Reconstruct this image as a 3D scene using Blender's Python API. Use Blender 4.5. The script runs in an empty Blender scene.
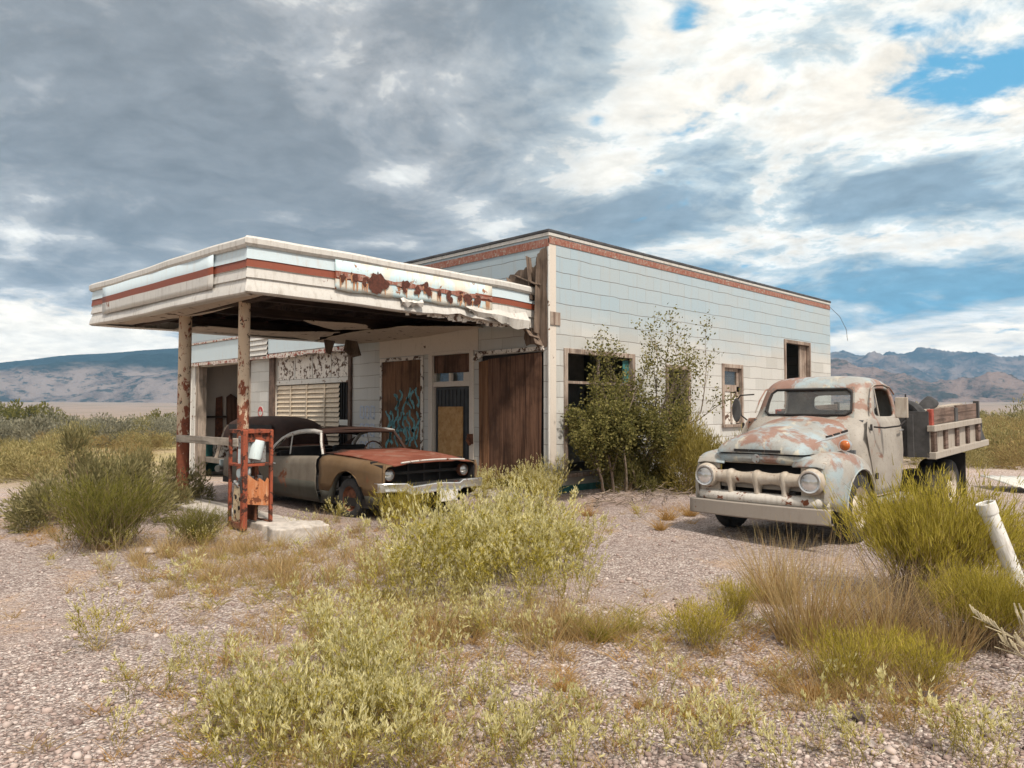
import bpy, math, random
import numpy as np
from mathutils import Vector, Matrix
R = math.radians
rnd = random.Random(7)
nrg = np.random.default_rng(11)
scene = bpy.context.scene
COL = scene.collection

# ------------------------------------------------------------------ node helper
class NT:
    def __init__(self, tree):
        self.t = tree
    def n(self, typ, **kw):
        nd = self.t.nodes.new(typ)
        for k, v in kw.items():
            setattr(nd, k, v)
        return nd
    def put(self, sock, v):
        if v is None:
            return
        if isinstance(v, bpy.types.NodeSocket):
            self.t.links.new(v, sock)
        elif isinstance(v, (tuple, list)):
            v = tuple(v)
            if sock.type == 'RGBA' and len(v) == 3:
                v = v + (1.0,)
            sock.default_value = v
        else:
            sock.default_value = v
    def math(self, op, a, b=None, c=None, clamp=False):
        nd = self.n('ShaderNodeMath', operation=op, use_clamp=clamp)
        self.put(nd.inputs[0], a)
        self.put(nd.inputs[1], b)
        self.put(nd.inputs[2], c)
        return nd.outputs[0]
    def vmath(self, op, a, b=None, s=None):
        nd = self.n('ShaderNodeVectorMath', operation=op)
        self.put(nd.inputs[0], a)
        self.put(nd.inputs[1], b)
        if s is not None:
            self.put(nd.inputs[3], s)
        return nd.outputs['Value'] if op in ('DOT_PRODUCT', 'LENGTH', 'DISTANCE') else nd.outputs[0]
    def sep(self, v):
        nd = self.n('ShaderNodeSeparateXYZ')
        self.put(nd.inputs[0], v)
        return nd.outputs
    def comb(self, x, y, z):
        nd = self.n('ShaderNodeCombineXYZ')
        for i, v in enumerate((x, y, z)):
            self.put(nd.inputs[i], v)
        return nd.outputs[0]
    def noise(self, vec, scale, detail=4, rough=.55, dist=0.0, out=0):
        nd = self.n('ShaderNodeTexNoise')
        self.put(nd.inputs['Vector'], vec)
        nd.inputs['Scale'].default_value = scale
        nd.inputs['Detail'].default_value = detail
        nd.inputs['Roughness'].default_value = rough
        nd.inputs['Distortion'].default_value = dist
        return nd.outputs[out]
    def voro(self, vec, scale, feature='F1', out='Distance', rand=1.0):
        nd = self.n('ShaderNodeTexVoronoi', feature=feature)
        self.put(nd.inputs['Vector'], vec)
        nd.inputs['Scale'].default_value = scale
        nd.inputs['Randomness'].default_value = rand
        return nd.outputs[out]
    def ramp(self, fac, stops, interp='LINEAR'):
        nd = self.n('ShaderNodeValToRGB')
        cr = nd.color_ramp
        cr.interpolation = interp
        while len(cr.elements) < len(stops):
            cr.elements.new(.5)
        for e, (p, c) in zip(cr.elements, stops):
            e.position = p
            e.color = tuple(c) + (1,) if len(c) == 3 else c
        self.put(nd.inputs[0], fac)
        return nd.outputs[0]
    def smooth(self, v, a, b, lo=0., hi=1.):
        nd = self.n('ShaderNodeMapRange', interpolation_type='SMOOTHSTEP')
        self.put(nd.inputs[0], v)
        for i, x in enumerate((a, b, lo, hi)):
            self.put(nd.inputs[i + 1], x)
        return nd.outputs[0]
    def mix(self, fac, a, b, blend='MIX'):
        nd = self.n('ShaderNodeMix', data_type='RGBA', blend_type=blend)
        self.put(nd.inputs[0], fac)
        self.put(nd.inputs[6], a)
        self.put(nd.inputs[7], b)
        return nd.outputs[2]
    def bump(self, h, strength=.3, dist=.02, normal=None):
        nd = self.n('ShaderNodeBump')
        nd.inputs['Strength'].default_value = strength
        nd.inputs['Distance'].default_value = dist
        self.put(nd.inputs['Height'], h)
        self.put(nd.inputs['Normal'], normal)
        return nd.outputs[0]

def new_mat(name):
    m = bpy.data.materials.new(name)
    m.use_nodes = True
    t = m.node_tree
    t.nodes.clear()
    N = NT(t)
    out = N.n('ShaderNodeOutputMaterial')
    bs = N.n('ShaderNodeBsdfPrincipled')
    t.links.new(bs.outputs[0], out.inputs[0])
    N.bs, N.out = bs, out
    N.co = N.n('ShaderNodeTexCoord').outputs['Object']
    return m, N

def setp(N, color=None, rough=None, metal=None, normal=None, spec=None):
    b = N.bs
    N.put(b.inputs['Base Color'], color)
    N.put(b.inputs['Roughness'], rough)
    N.put(b.inputs['Metallic'], metal)
    N.put(b.inputs['Normal'], normal)
    if spec is not None:
        b.inputs['Specular IOR Level'].default_value = spec

# ------------------------------------------------------------------ mesh builder
class MB:
    def __init__(self):
        self.v, self.f, self.m = [], [], []
    def add(self, vs, fs, m=0):
        o = len(self.v)
        self.v += [tuple(p) for p in vs]
        self.f += [tuple(i + o for i in f) for f in fs]
        self.m += [m] * len(fs)
        return self
    def box(self, x0, y0, z0, x1, y1, z1, m=0, mat=None):
        vs = [Vector((x, y, z)) for x in (x0, x1) for y in (y0, y1) for z in (z0, z1)]
        if mat is not None:
            vs = [mat @ p for p in vs]
        return self.add(vs, [(0, 1, 3, 2), (4, 6, 7, 5), (0, 4, 5, 1), (2, 3, 7, 6), (0, 2, 6, 4), (1, 5, 7, 3)], m)
    def beam(self, a, b, w, h, m=0, up=(0, 0, 1)):
        a, b = Vector(a), Vector(b)
        d = (b - a)
        L = d.length
        d.normalize()
        u = Vector(up)
        if abs(d.dot(u)) > .98:
            u = Vector((1, 0, 0))
        sd = d.cross(u).normalized()
        u = sd.cross(d).normalized()
        vs = []
        for t in (0, L):
            for sx, sz in ((-1, -1), (1, -1), (1, 1), (-1, 1)):
                vs.append(a + d * t + sd * (w / 2 * sx) + u * (h / 2 * sz))
        return self.add(vs, [(0, 1, 2, 3), (7, 6, 5, 4), (0, 4, 5, 1), (1, 5, 6, 2), (2, 6, 7, 3), (3, 7, 4, 0)], m)
    def tube(self, pts, r, n=8, m=0, caps=True, flat=1.0):
        pts = [Vector(p) for p in pts]
        rs = r if isinstance(r, (list, tuple)) else [r] * len(pts)
        vs, prev = [], None
        for i, p in enumerate(pts):
            d = (pts[min(i + 1, len(pts) - 1)] - pts[max(i - 1, 0)]).normalized()
            if prev is None:
                prev = d.cross(Vector((0, 0, 1)) if abs(d.z) < .9 else Vector((1, 0, 0))).normalized()
            s = (prev - d * prev.dot(d)).normalized()
            prev = s
            u = d.cross(s)
            for k in range(n):
                a = 2 * math.pi * k / n
                vs.append(p + s * (math.cos(a) * rs[i]) + u * (math.sin(a) * rs[i] * flat))
        fs = []
        for i in range(len(pts) - 1):
            for k in range(n):
                k2 = (k + 1) % n
                fs.append((i * n + k, i * n + k2, (i + 1) * n + k2, (i + 1) * n + k))
        if caps:
            fs.append(tuple(range(n - 1, -1, -1)))
            fs.append(tuple((len(pts) - 1) * n + k for k in range(n)))
        return self.add(vs, fs, m)
    def lathe(self, prof, center, axis='y', n=24, m=0):
        # prof: list of (radius, offset along axis); ms may be one index or a list per segment
        c = Vector(center)
        vs = []
        for (r_, t) in prof:
            for k in range(n):
                a = 2 * math.pi * k / n
                p, q = r_ * math.cos(a), r_ * math.sin(a)
                vs.append(c + Vector((p, t, q) if axis == 'y' else ((t, p, q) if axis == 'x' else (p, q, t))))
        o = len(self.v)
        self.v += [tuple(p) for p in vs]
        for i in range(len(prof) - 1):
            for k in range(n):
                k2 = (k + 1) % n
                self.f.append((o + i * n + k, o + i * n + k2, o + (i + 1) * n + k2, o + (i + 1) * n + k))
                self.m.append(m[i] if isinstance(m, list) else m)
        return self
    def grid(self, rows, m=0, closed=False, skip=None, mf=None):
        nr, nc = len(rows), len(rows[0])
        o = len(self.v)
        for r_ in rows:
            self.v += [tuple(p) for p in r_]
        for i in range(nr - 1):
            for j in range(nc if closed else nc - 1):
                if skip and skip(i, j):
                    continue
                j2 = (j + 1) % nc
                self.f.append((o + i * nc + j, o + i * nc + j2, o + (i + 1) * nc + j2, o + (i + 1) * nc + j))
                self.m.append(mf(i, j) if mf else m)
        return self
    def poly(self, pts, thick, m=0):
        # polygon extruded by vector thick
        n = len(pts)
        t = Vector(thick)
        a = [Vector(p) for p in pts]
        b = [p + t for p in a]
        fs = [tuple(range(n)), tuple(range(2 * n - 1, n - 1, -1))]
        fs += [(i, i + n, (i + 1) % n + n, (i + 1) % n) for i in range(n)]
        return self.add(a + b, fs, m)
    def build(self, name, mats, parent=None, smooth=None, bevel=0, sub=0, solid=0, loc=None, merge=True, solid_off=-1):
        me = bpy.data.meshes.new(name)
        me.from_pydata(self.v, [], self.f)
        if not isinstance(mats, (list, tuple)):
            mats = [mats]
        for mm in mats:
            me.materials.append(mm)
        if len(mats) > 1:
            me.polygons.foreach_set('material_index', self.m)
        import bmesh
        bm = bmesh.new()
        bm.from_mesh(me)
        if merge:
            bmesh.ops.remove_doubles(bm, verts=bm.verts, dist=1e-5)
        bmesh.ops.recalc_face_normals(bm, faces=bm.faces)
        bm.to_mesh(me)
        bm.free()
        if smooth is not None:
            me.polygons.foreach_set('use_smooth', [True] * len(me.polygons))
            if smooth < 179:
                me.set_sharp_from_angle(angle=R(smooth))
        me.update()
        o = bpy.data.objects.new(name, me)
        COL.objects.link(o)
        if parent:
            o.parent = parent
        if loc:
            o.location = loc
        if solid:
            md = o.modifiers.new('solid', 'SOLIDIFY')
            md.thickness = solid
            md.offset = solid_off
        if sub:
            md = o.modifiers.new('sub', 'SUBSURF')
            md.levels = md.render_levels = sub
        if bevel:
            md = o.modifiers.new('bevel', 'BEVEL')
            md.width = bevel
            md.segments = 2
            md.limit_method = 'ANGLE'
            md.angle_limit = R(50)
        return o

def np_mesh(name, V, Q, mats, mi=None, T=None, smooth=False):
    """numpy verts, quads (n,4), optional tris (k,3)"""
    me = bpy.data.meshes.new(name)
    V = np.asarray(V, dtype=np.float32)
    Q = np.asarray(Q, dtype=np.int32).reshape(-1, 4)
    T = np.zeros((0, 3), np.int32) if T is None else np.asarray(T, np.int32).reshape(-1, 3)
    me.vertices.add(len(V))
    me.vertices.foreach_set('co', V.ravel())
    nl = Q.size + T.size
    me.loops.add(nl)
    me.loops.foreach_set('vertex_index', np.concatenate([Q.ravel(), T.ravel()]))
    npoly = len(Q) + len(T)
    me.polygons.add(npoly)
    tot = np.concatenate([np.full(len(Q), 4, np.int32), np.full(len(T), 3, np.int32)])
    st = np.concatenate([[0], np.cumsum(tot)[:-1]]).astype(np.int32)
    me.polygons.foreach_set('loop_start', st)
    me.polygons.foreach_set('loop_total', tot)
    for mm in (mats if isinstance(mats, (list, tuple)) else [mats]):
        me.materials.append(mm)
    if mi is not None:
        me.polygons.foreach_set('material_index', np.asarray(mi, np.int32))
    if smooth:
        me.polygons.foreach_set('use_smooth', np.ones(npoly, bool))
    me.update(calc_edges=True)
    return me

def link(name, me, parent=None, loc=(0, 0, 0), rz=0., sc=1.):
    o = bpy.data.objects.new(name, me)
    COL.objects.link(o)
    o.parent = parent
    o.location = loc
    o.rotation_euler = (0, 0, rz)
    o.scale = (sc, sc, sc) if not isinstance(sc, (tuple, list)) else sc
    return o

def tag(o, label, cat=None, group=None, kind=None):
    if label:
        o['label'] = label
    if cat:
        o['category'] = cat
    if group:
        o['group'] = group
    if kind:
        o['kind'] = kind
    return o

def empty(name, loc=(0, 0, 0), rz=0., label=None, cat=None, group=None):
    o = bpy.data.objects.new(name, None)
    o.empty_display_size = .3
    COL.objects.link(o)
    o.location = loc
    o.rotation_euler = (0, 0, rz)
    return tag(o, label, cat, group)

# ------------------------------------------------------------------ camera
CAMP = Vector((-9.986, -9.036, 1.6))
FPX = 740.
cam_d = bpy.data.cameras.new('camera')
cam = bpy.data.objects.new('camera', cam_d)
COL.objects.link(cam)
cam.location = CAMP
cam.rotation_euler = (R(90) + math.atan(26 / FPX), 0, R(-45))
cam_d.sensor_width = 36
cam_d.lens = FPX / 1024 * 36
cam_d.clip_start = .05
cam_d.clip_end = 60000
scene.camera = cam
S2 = math.sqrt(.5)
PIT = math.atan(26 / FPX)

def sm(a, b, x):
    t = np.clip((x - a) / (b - a), 0, 1)
    return t * t * (3 - 2 * t)

def gz(x, y):
    """terrain height"""
    x, y = np.asarray(x, float), np.asarray(y, float)
    d = np.hypot(x - 2, y - 2)
    z = -.05 * np.clip(y - 3.6, 0, 13.2)
    z = z - 1.3 * sm(22, 120, d)
    z = z + 26 * sm(400, 2600, d)
    near = 1 - sm(60, 200, d)
    z = z + near * (.022 * np.sin(x * 1.3 + 1.1 * np.sin(y * .9)) * np.cos(y * 1.1 + .6) + .015 * np.sin(2.7 * x + y * 1.9))
    # soil heaped against the side wall near the front corner
    z = z + .10 * np.exp(-((x - 1.3) / 1.6) ** 2 - ((y + .45) / .6) ** 2)
    return z

def ray(px, py):
    xr, yu = (px - 512) / FPX, (384 - py) / FPX
    f = math.cos(PIT) - yu * math.sin(PIT)
    z = math.sin(PIT) + yu * math.cos(PIT)
    return S2 * (f + xr), S2 * (f - xr), z

def gpt(px, py):
    """point of the ground seen at a place of the photograph"""
    d = ray(px, py)
    z = 0.
    for _ in range(12):
        t = (z - CAMP.z) / d[2]
        x, y = CAMP.x + t * d[0], CAMP.y + t * d[1]
        z = .5 * z + .5 * float(gz(x, y))
    return x, y, float(gz(x, y))

def polar(px, dist):
    """ground point in the direction of a photo column at a forward distance"""
    xr = (px - 512) / FPX
    x, y = CAMP.x + dist * S2 * (1 + xr), CAMP.y + dist * S2 * (1 - xr)
    return x, y, float(gz(x, y))
# ------------------------------------------------------------------ materials
def paint(name, base, dirt, rust=None, rust_amt=.5, scale=2.2, dirt_amt=.5, rough=.6, metal=0., streak=True, bump=.15, second=None, second_amt=.5, spec=.4):
    """old paint: base colour, blotchy second colour, streaky dirt, patches worn through to rust"""
    m, N = new_mat(name)
    co = N.co
    x, y, z = N.sep(co)[:3]
    sv = N.comb(N.math('MULTIPLY', x, 5), N.math('MULTIPLY', y, 5), N.math('MULTIPLY', z, .7)) if streak else co
    c = base
    if second is not None:
        f2 = N.smooth(N.noise(co, scale * .8, 5, .6, .4), second_amt - .07, second_amt + .09)
        c = N.mix(f2, c, second)
    nd = N.noise(sv, scale * 1.3, 5, .65)
    c = N.mix(N.smooth(nd, dirt_amt, dirt_amt + .32, 0, .75), c, dirt)
    fine = N.noise(co, scale * 14, 3, .7)
    c = N.mix(N.smooth(fine, .5, .8, 0, .35), c, dirt)
    h = fine
    if rust is not None:
        nr = N.noise(co, scale * 1.7, 8, .68, .3)
        fr = N.smooth(nr, rust_amt - .015, rust_amt + .03)
        rc = N.mix(N.noise(co, scale * 9, 4, .7), rust, tuple(v * .35 for v in rust))
        c = N.mix(fr, c, rc)
        h = N.math('SUBTRACT', fine, fr)
        rough = N.mix(fr, (rough,) * 3, (.9,) * 3)
    setp(N, c, rough, metal, N.bump(h, bump, .01), spec)
    return m

def wood(name, a, b, axis='z', scale=1., rough=.85, bump=.5):
    m, N = new_mat(name)
    x, y, z = N.sep(N.co)[:3]
    k = {'x': (.5, 14, 14), 'y': (14, .5, 14), 'z': (14, 14, .5)}[axis]
    v = N.comb(N.math('MULTIPLY', x, k[0] * scale), N.math('MULTIPLY', y, k[1] * scale), N.math('MULTIPLY', z, k[2] * scale))
    g = N.noise(v, 1.2, 6, .7, .8)
    big = N.noise(N.co, 1.6, 4, .6)
    c = N.ramp(g, [(.32, tuple(q * .30 for q in a)), (.44, a), (.56, b), (.66, tuple(q * .55 for q in a)), (.8, b)])
    c = N.mix(N.smooth(big, .42, .66, 0, .7), c, tuple(q * .42 for q in a))
    setp(N, c, rough, 0, N.bump(g, bump, .012), .25)
    return m

def plain(name, col, rough=.7, metal=0., var=.25, scale=6, bump=.1, spec=.4):
    m, N = new_mat(name)
    f = N.noise(N.co, scale, 5, .65)
    c = N.mix(N.smooth(f, .3, .75), tuple(q * (1 - var) for q in col), tuple(min(1, q * (1 + var)) for q in col))
    setp(N, c, rough, metal, N.bump(f, bump, .01), spec)
    return m

def siding(name, axis):
    """white enamelled board siding in courses, faded pale blue high on the wall"""
    m, N = new_mat(name)
    x, y, z = N.sep(N.co)[:3]
    u = x if axis == 'x' else y
    wob = N.math('MULTIPLY', N.math('SUBTRACT', N.noise(N.comb(N.math('MULTIPLY', u, 1.2), 0, z), 1.6, 4), .5), .06)
    v2 = N.comb(u, N.math('ADD', N.math('ADD', z, 1.36), wob), 0)
    zr = N.math('DIVIDE', N.math('ADD', N.math('ADD', z, 1.36), wob), .29)
    fz = N.math('FRACT', zr)
    row = N.math('FLOOR', zr)
    ur = N.math('ADD', N.math('DIVIDE', u, .61), N.math('MULTIPLY', N.math('FRACT', N.math('MULTIPLY', row, .5)), 1.0))
    fu = N.math('FRACT', ur)
    hl = N.math('ADD', N.smooth(fz, .045, .0), N.smooth(fz, .985, 1.0))
    vl_ = N.math('MULTIPLY', N.math('ADD', N.smooth(fu, .010, .002), N.smooth(fu, .990, .998)), .5)
    mort = N.math('MAXIMUM', hl, vl_)
    # every board its own faint tone
    cell = N.n('ShaderNodeTexWhiteNoise', noise_dimensions='2D')
    N.put(cell.inputs['Vector'], N.comb(N.math('FLOOR', ur), row, 0))
    cv = cell.outputs['Value']
    c = N.mix(cv, (.40, .395, .375), (.50, .495, .475))
    big = N.noise(N.comb(N.math('MULTIPLY', u, .35), N.math('MULTIPLY', z, 1.0), 3.1), 1.2, 4, .6)
    hb = N.math('ADD', z, N.math('MULTIPLY', N.math('SUBTRACT', big, .5), 1.8))
    blue = N.smooth(hb, 2.75, 3.75)
    blue = N.math('MULTIPLY', blue, N.math('ADD', .70, N.math('MULTIPLY', cv, .3)))
    c = N.mix(blue, c, (.32, .40, .45))
    # soot and rain streaks, chalky scuffs
    st = N.noise(N.comb(N.math('MULTIPLY', u, 7), N.math('MULTIPLY', z, .55), 0), 1.4, 5, .7)
    c = N.mix(N.smooth(st, .50, .80, 0, .55), c, (.36, .33, .29))
    sc = N.noise(N.co, 26, 4, .7)
    c = N.mix(N.smooth(sc, .60, .72, 0, .55), c, (.34, .27, .22))
    low = N.smooth(N.math('ADD', z, N.math('MULTIPLY', sc, .9)), 1.25, .25, 0, .75)
    c = N.mix(low, c, (.38, .33, .28))
    ml = N.math('MULTIPLY', mort, N.smooth(N.noise(N.comb(u, z, 0), 2.2, 3), .2, .55, .35, 1.0))
    c = N.mix(N.math('MULTIPLY', ml, .85), c, (.16, .12, .10))
    h = N.math('SUBTRACT', N.math('MULTIPLY', sc, .15), mort)
    setp(N, c, .62, 0, N.bump(h, .55, .012), .35)
    return m

RUST = (.20, .062, .026)
RUSTD = (.085, .032, .02)
M = {}
M['siding_x'] = siding('siding_side', 'x')
M['siding_y'] = siding('siding_front', 'y')
M['white'] = paint('old_white_trim', (.55, .535, .50), (.34, .30, .26), (.22, .12, .075), .60, 3, .5, .6)
M['white_peel'] = paint('peeling_white', (.62, .58, .53), (.32, .27, .23), (.13, .075, .05), .53, 5, .5, .7)
M['cream'] = paint('cream_wall', (.56, .50, .44), (.33, .28, .23), (.12, .07, .045), .68, 2, .55, .75)
M['beige_sof'] = paint('soffit_beige', (.50, .42, .34), (.28, .21, .16), (.09, .05, .035), .61, 2.2, .48, .85)
M['fas_white'] = paint('fascia_white', (.50, .48, .45), (.27, .235, .20), RUST, .67, 2.6, .46, .45, spec=.5)
M['fas_blue'] = paint('fascia_blue', (.47, .555, .60), (.44, .42, .39), RUST, .72, 2.2, .5, .45, spec=.5)
M['fas_red'] = paint('fascia_red', (.20, .050, .025), (.12, .038, .022), (.40, .30, .24), .69, 5, .5, .55)
M['stripe'] = paint('wall_stripe_red', (.21, .062, .038), (.38, .27, .22), (.46, .39, .34), .57, 9, .40, .75)
M['peel_red'] = paint('peeling_red_trim', (.48, .44, .40), (.26, .17, .13), (.30, .055, .035), .53, 6, .5, .75)
M['coping'] = plain('dark_coping', (.07, .07, .075), .6, .3, .4, 4)
M['patch'] = paint('patch_sheet', (.44, .575, .62), (.50, .36, .25), (.36, .15, .07), .61, 3.0, .47, .5, second=(.58, .54, .46), second_amt=.50)
M['drip'] = paint('rust_drip', (.36, .17, .085), (.48, .33, .22), None, 0, 14, .45, .8)
M['blotch'] = plain('rust_blotch', (.085, .028, .018), .9, 0, .4, 30)
M['ply_dark'] = wood('plywood_dark', (.085, .042, .026), (.165, .088, .056), 'z', .75, .85, .8)
M['ply_mid'] = wood('plywood_mid', (.125, .060, .030), (.23, .118, .062), 'z', .75, .85, .8)
M['osb'] = paint('chipboard', (.36, .20, .075), (.22, .11, .04), None, 0, 9, .45, .8, streak=False, second=(.43, .26, .11), second_amt=.5)
M['torn'] = wood('torn_sheathing', (.12, .085, .065), (.20, .15, .115), 'z', .6, .9, .8)
M['timber'] = wood('grey_timber', (.24, .19, .15), (.36, .30, .25), 'z', .7)
M['timber_y'] = wood('grey_timber_lengthwise', (.27, .225, .185), (.40, .345, .29), 'y', .7)
M['frame_wood'] = wood('window_frame_wood', (.23, .16, .125), (.38, .32, .27), 'z', 1.2)
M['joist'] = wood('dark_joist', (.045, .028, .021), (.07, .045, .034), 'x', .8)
M['deck'] = plain('roof_deck_dark', (.035, .022, .018), .95, 0, .4, 3)
M['dark'] = plain('dark_inside', (.018, .016, .016), .9, 0, .3, 4)
M['door_dark'] = plain('door_dark_green_grey', (.028, .030, .034), .6, 0, .3, 5)
M['slat'] = paint('blind_slat', (.56, .47, .36), (.30, .22, .15), None, 0, 4, .45, .6)
M['brown_frame'] = plain('brown_frame', (.11, .072, .055), .85, 0, .4, 8)
M['post'] = None
M['conc'] = plain('concrete', (.42, .38, .34), .9, 0, .3, 7, .35)
M['teal'] = plain('teal_base_paint', (.035, .14, .135), .7, 0, .3, 7)
M['graf_teal'] = plain('graffiti_teal', (.10, .27, .30), .6, 0, .4, 12)
M['graf_blue'] = plain('graffiti_blue', (.40, .45, .55), .7, 0, .2, 12)
M['graf_red'] = plain('sticker_red', (.42, .05, .05), .6, 0, .2, 12)
M['roofing'] = plain('roofing', (.09, .085, .08), .95, 0, .3, 2)
M['floor_in'] = plain('inside_floor', (.15, .13, .11), .95, 0, .3, 3)
M['wall_in'] = plain('inside_wall', (.44, .42, .39), .9, 0, .25, 2)
M['tyre'] = plain('tyre_rubber', (.030, .029, .030), .85, 0, .4, 9, .3)
M['black_metal'] = plain('black_chassis', (.020, .017, .016), .8, 0, .4, 6)
M['chrome'] = paint('dull_chrome', (.62, .62, .62), (.34, .30, .27), RUST, .64, 6, .55, .28, .85)
M['rust'] = plain('heavy_rust', (.13, .048, .024), .9, 0, .55, 9, .4)
M['rust_orange'] = paint('pump_red_rust', (.27, .060, .026), (.11, .034, .02), (.07, .028, .018), .52, 5, .40, .7)
M['pump_orange'] = paint('pump_panel_orange', (.40, .14, .05), (.55, .40, .28), RUST, .55, 4, .47, .7)
M['pump_cream'] = paint('pump_inner_cream', (.50, .40, .26), (.28, .17, .09), RUST, .57, 9, .5, .75)
M['steel'] = paint('dirty_steel', (.30, .31, .31), (.15, .13, .12), RUST, .58, 11, .5, .5, .5)
M['blue_white'] = paint('dial_pale_blue', (.55, .64, .66), (.40, .40, .38), RUST, .66, 12, .5, .5)
M['pvc'] = paint('white_plastic_pipe', (.62, .61, .59), (.30, .26, .21), None, 0, 7, .44, .45)
M['sheet'] = paint('white_roof_sheet', (.50, .49, .45), (.38, .33, .28), RUST, .68, 5, .5, .5)
M['amber'] = plain('amber_lens', (.38, .10, .02), .25, 0, .15, 20)

def glass_mat(name, tint, alpha_mix):
    m, N = new_mat(name)
    tr = N.n('ShaderNodeBsdfTransparent')
    tr.inputs[0].default_value = tint + (1,)
    gl = N.n('ShaderNodeBsdfGlossy')
    gl.inputs['Roughness'].default_value = .06
    gl.inputs[0].default_value = (.8, .85, .9, 1)
    dirt = N.n('ShaderNodeBsdfDiffuse')
    dirt.inputs[0].default_value = (.42, .38, .33, 1)
    fr = N.n('ShaderNodeLayerWeight')
    fr.inputs[0].default_value = .5
    mx = N.n('ShaderNodeMixShader')
    N.put(mx.inputs[0], N.math('ADD', .05, N.math('MULTIPLY', N.math('POWER', fr.outputs['Facing'], 4), .6)))
    N.t.links.new(tr.outputs[0], mx.inputs[1])
    N.t.links.new(gl.outputs[0], mx.inputs[2])
    m2 = N.n('ShaderNodeMixShader')
    N.put(m2.inputs[0], N.smooth(N.noise(N.co, 3, 5, .6), .3, .8, alpha_mix * .4, alpha_mix * 1.6))
    N.t.links.new(mx.outputs[0], m2.inputs[1])
    N.t.links.new(dirt.outputs[0], m2.inputs[2])
    N.t.links.new(m2.outputs[0], N.out.inputs[0])
    N.t.nodes.remove(N.bs)
    return m
M['glass'] = glass_mat('dusty_glass', (.82, .87, .88), .07)
m, N = new_mat('headlamp_lens')
setp(N, N.mix(N.smooth(N.sep(N.co)[2], -.05, .05), (.70, .70, .70), (.30, .29, .28)), .12, .6)
M['lens'] = m

# posts: flaking cream paint, more rust low down
m, N = new_mat('post_paint')
x, y, z = N.sep(N.co)[:3]
n1 = N.noise(N.comb(N.math('MULTIPLY', x, 1.5), N.math('MULTIPLY', y, 1.5), N.math('MULTIPLY', z, .8)), 7, 7, .68, .3)
lvl = N.math('ADD', n1, N.smooth(z, 2.6, .2, -.10, .15))
base = N.mix(N.noise(N.co, 3, 4), (.44, .32, .22), (.55, .45, .34))
rc = N.mix(N.noise(N.co, 14, 4), (.26, .075, .035), (.10, .034, .022))
c = N.mix(N.smooth(lvl, .465, .52), base, rc)
c = N.mix(N.smooth(N.noise(N.co, 9, 5, .7), .59, .62), c, (.05, .03, .022))
setp(N, c, .8, 0, N.bump(n1, .5, .01), .3)
M['post'] = m

# ground: gravel near, dirt and dry turf further off
m, N = new_mat('gravel_ground')
geo = N.n('ShaderNodeNewGeometry')
P = geo.outputs['Position']
dist = N.vmath('DISTANCE', P, (-9.98, -9.03, 0))
fl = N.vmath('MULTIPLY', P, (1, 1, 0))
wv = N.vmath('ADD', fl, N.vmath('SCALE', N.noise(fl, 30, 2, .5, 0, 1), None, .02))
vc = N.voro(wv, 50, out='Color')
vd = N.voro(wv, 50)
vc2 = N.voro(wv, 17, out='Color')
s1 = N.sep(vc)[0]
stone = N.ramp(s1, [(.0, (.12, .092, .082)), (.3, (.28, .222, .20)), (.55, (.42, .348, .315)), (.8, (.56, .485, .445)), (1., (.72, .66, .61))])
st2 = N.ramp(N.sep(vc2)[1], [(.0, (.16, .115, .105)), (.5, (.34, .26, .232)), (1., (.58, .50, .46))])
stone = N.mix(.33, stone, st2)
gap = N.smooth(vd, .35, .75, 0, .6)
stone = N.mix(gap, stone, (.13, .092, .08))
blot = N.noise(fl, .55, 5, .6)
soil = N.mix(N.noise(fl, 9, 6, .7), (.28, .21, .18), (.46, .37, .325))
c = N.mix(N.smooth(blot, .50, .66, 0, .6), stone, soil)
red = N.noise(fl, .23, 3, .5)
c = N.mix(N.smooth(red, .52, .72, 0, .25), c, (.24, .14, .11))
litter = N.math('MULTIPLY', N.smooth(N.noise(fl, 1.1, 6, .7), .54, .66), N.smooth(N.noise(fl, 40, 3, .7), .42, .6))
c = N.mix(N.math('MULTIPLY', litter, .55), c, (.46, .28, .12))
# beyond the yard
turf = N.ramp(N.noise(fl, .16, 7, .68), [(.3, (.16, .135, .06)), (.45, (.33, .27, .13)), (.6, (.30, .225, .15)), (.75, (.42, .35, .19))])
turf = N.mix(N.smooth(N.noise(fl, 2.3, 5, .7), .45, .65, 0, .6), turf, (.14, .12, .055))
c = N.mix(N.smooth(dist, 21, 34), c, turf)
plainc = N.ramp(N.noise(fl, .006, 6, .6), [(.3, (.19, .15, .12)), (.5, (.25, .195, .16)), (.62, (.16, .135, .095)), (.75, (.28, .22, .175))])
c = N.mix(N.smooth(dist, 120, 500), c, plainc)
h = N.math('MULTIPLY', N.math('SUBTRACT', 1, vd), N.smooth(dist, 25, 8, .15, 1))
bm1 = N.bump(h, .85, .03)
bm2 = N.bump(N.noise(fl, 3.5, 6, .7), .5, .06, bm1)
setp(N, c, .95, 0, bm2, .15)
M['ground'] = m

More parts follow.
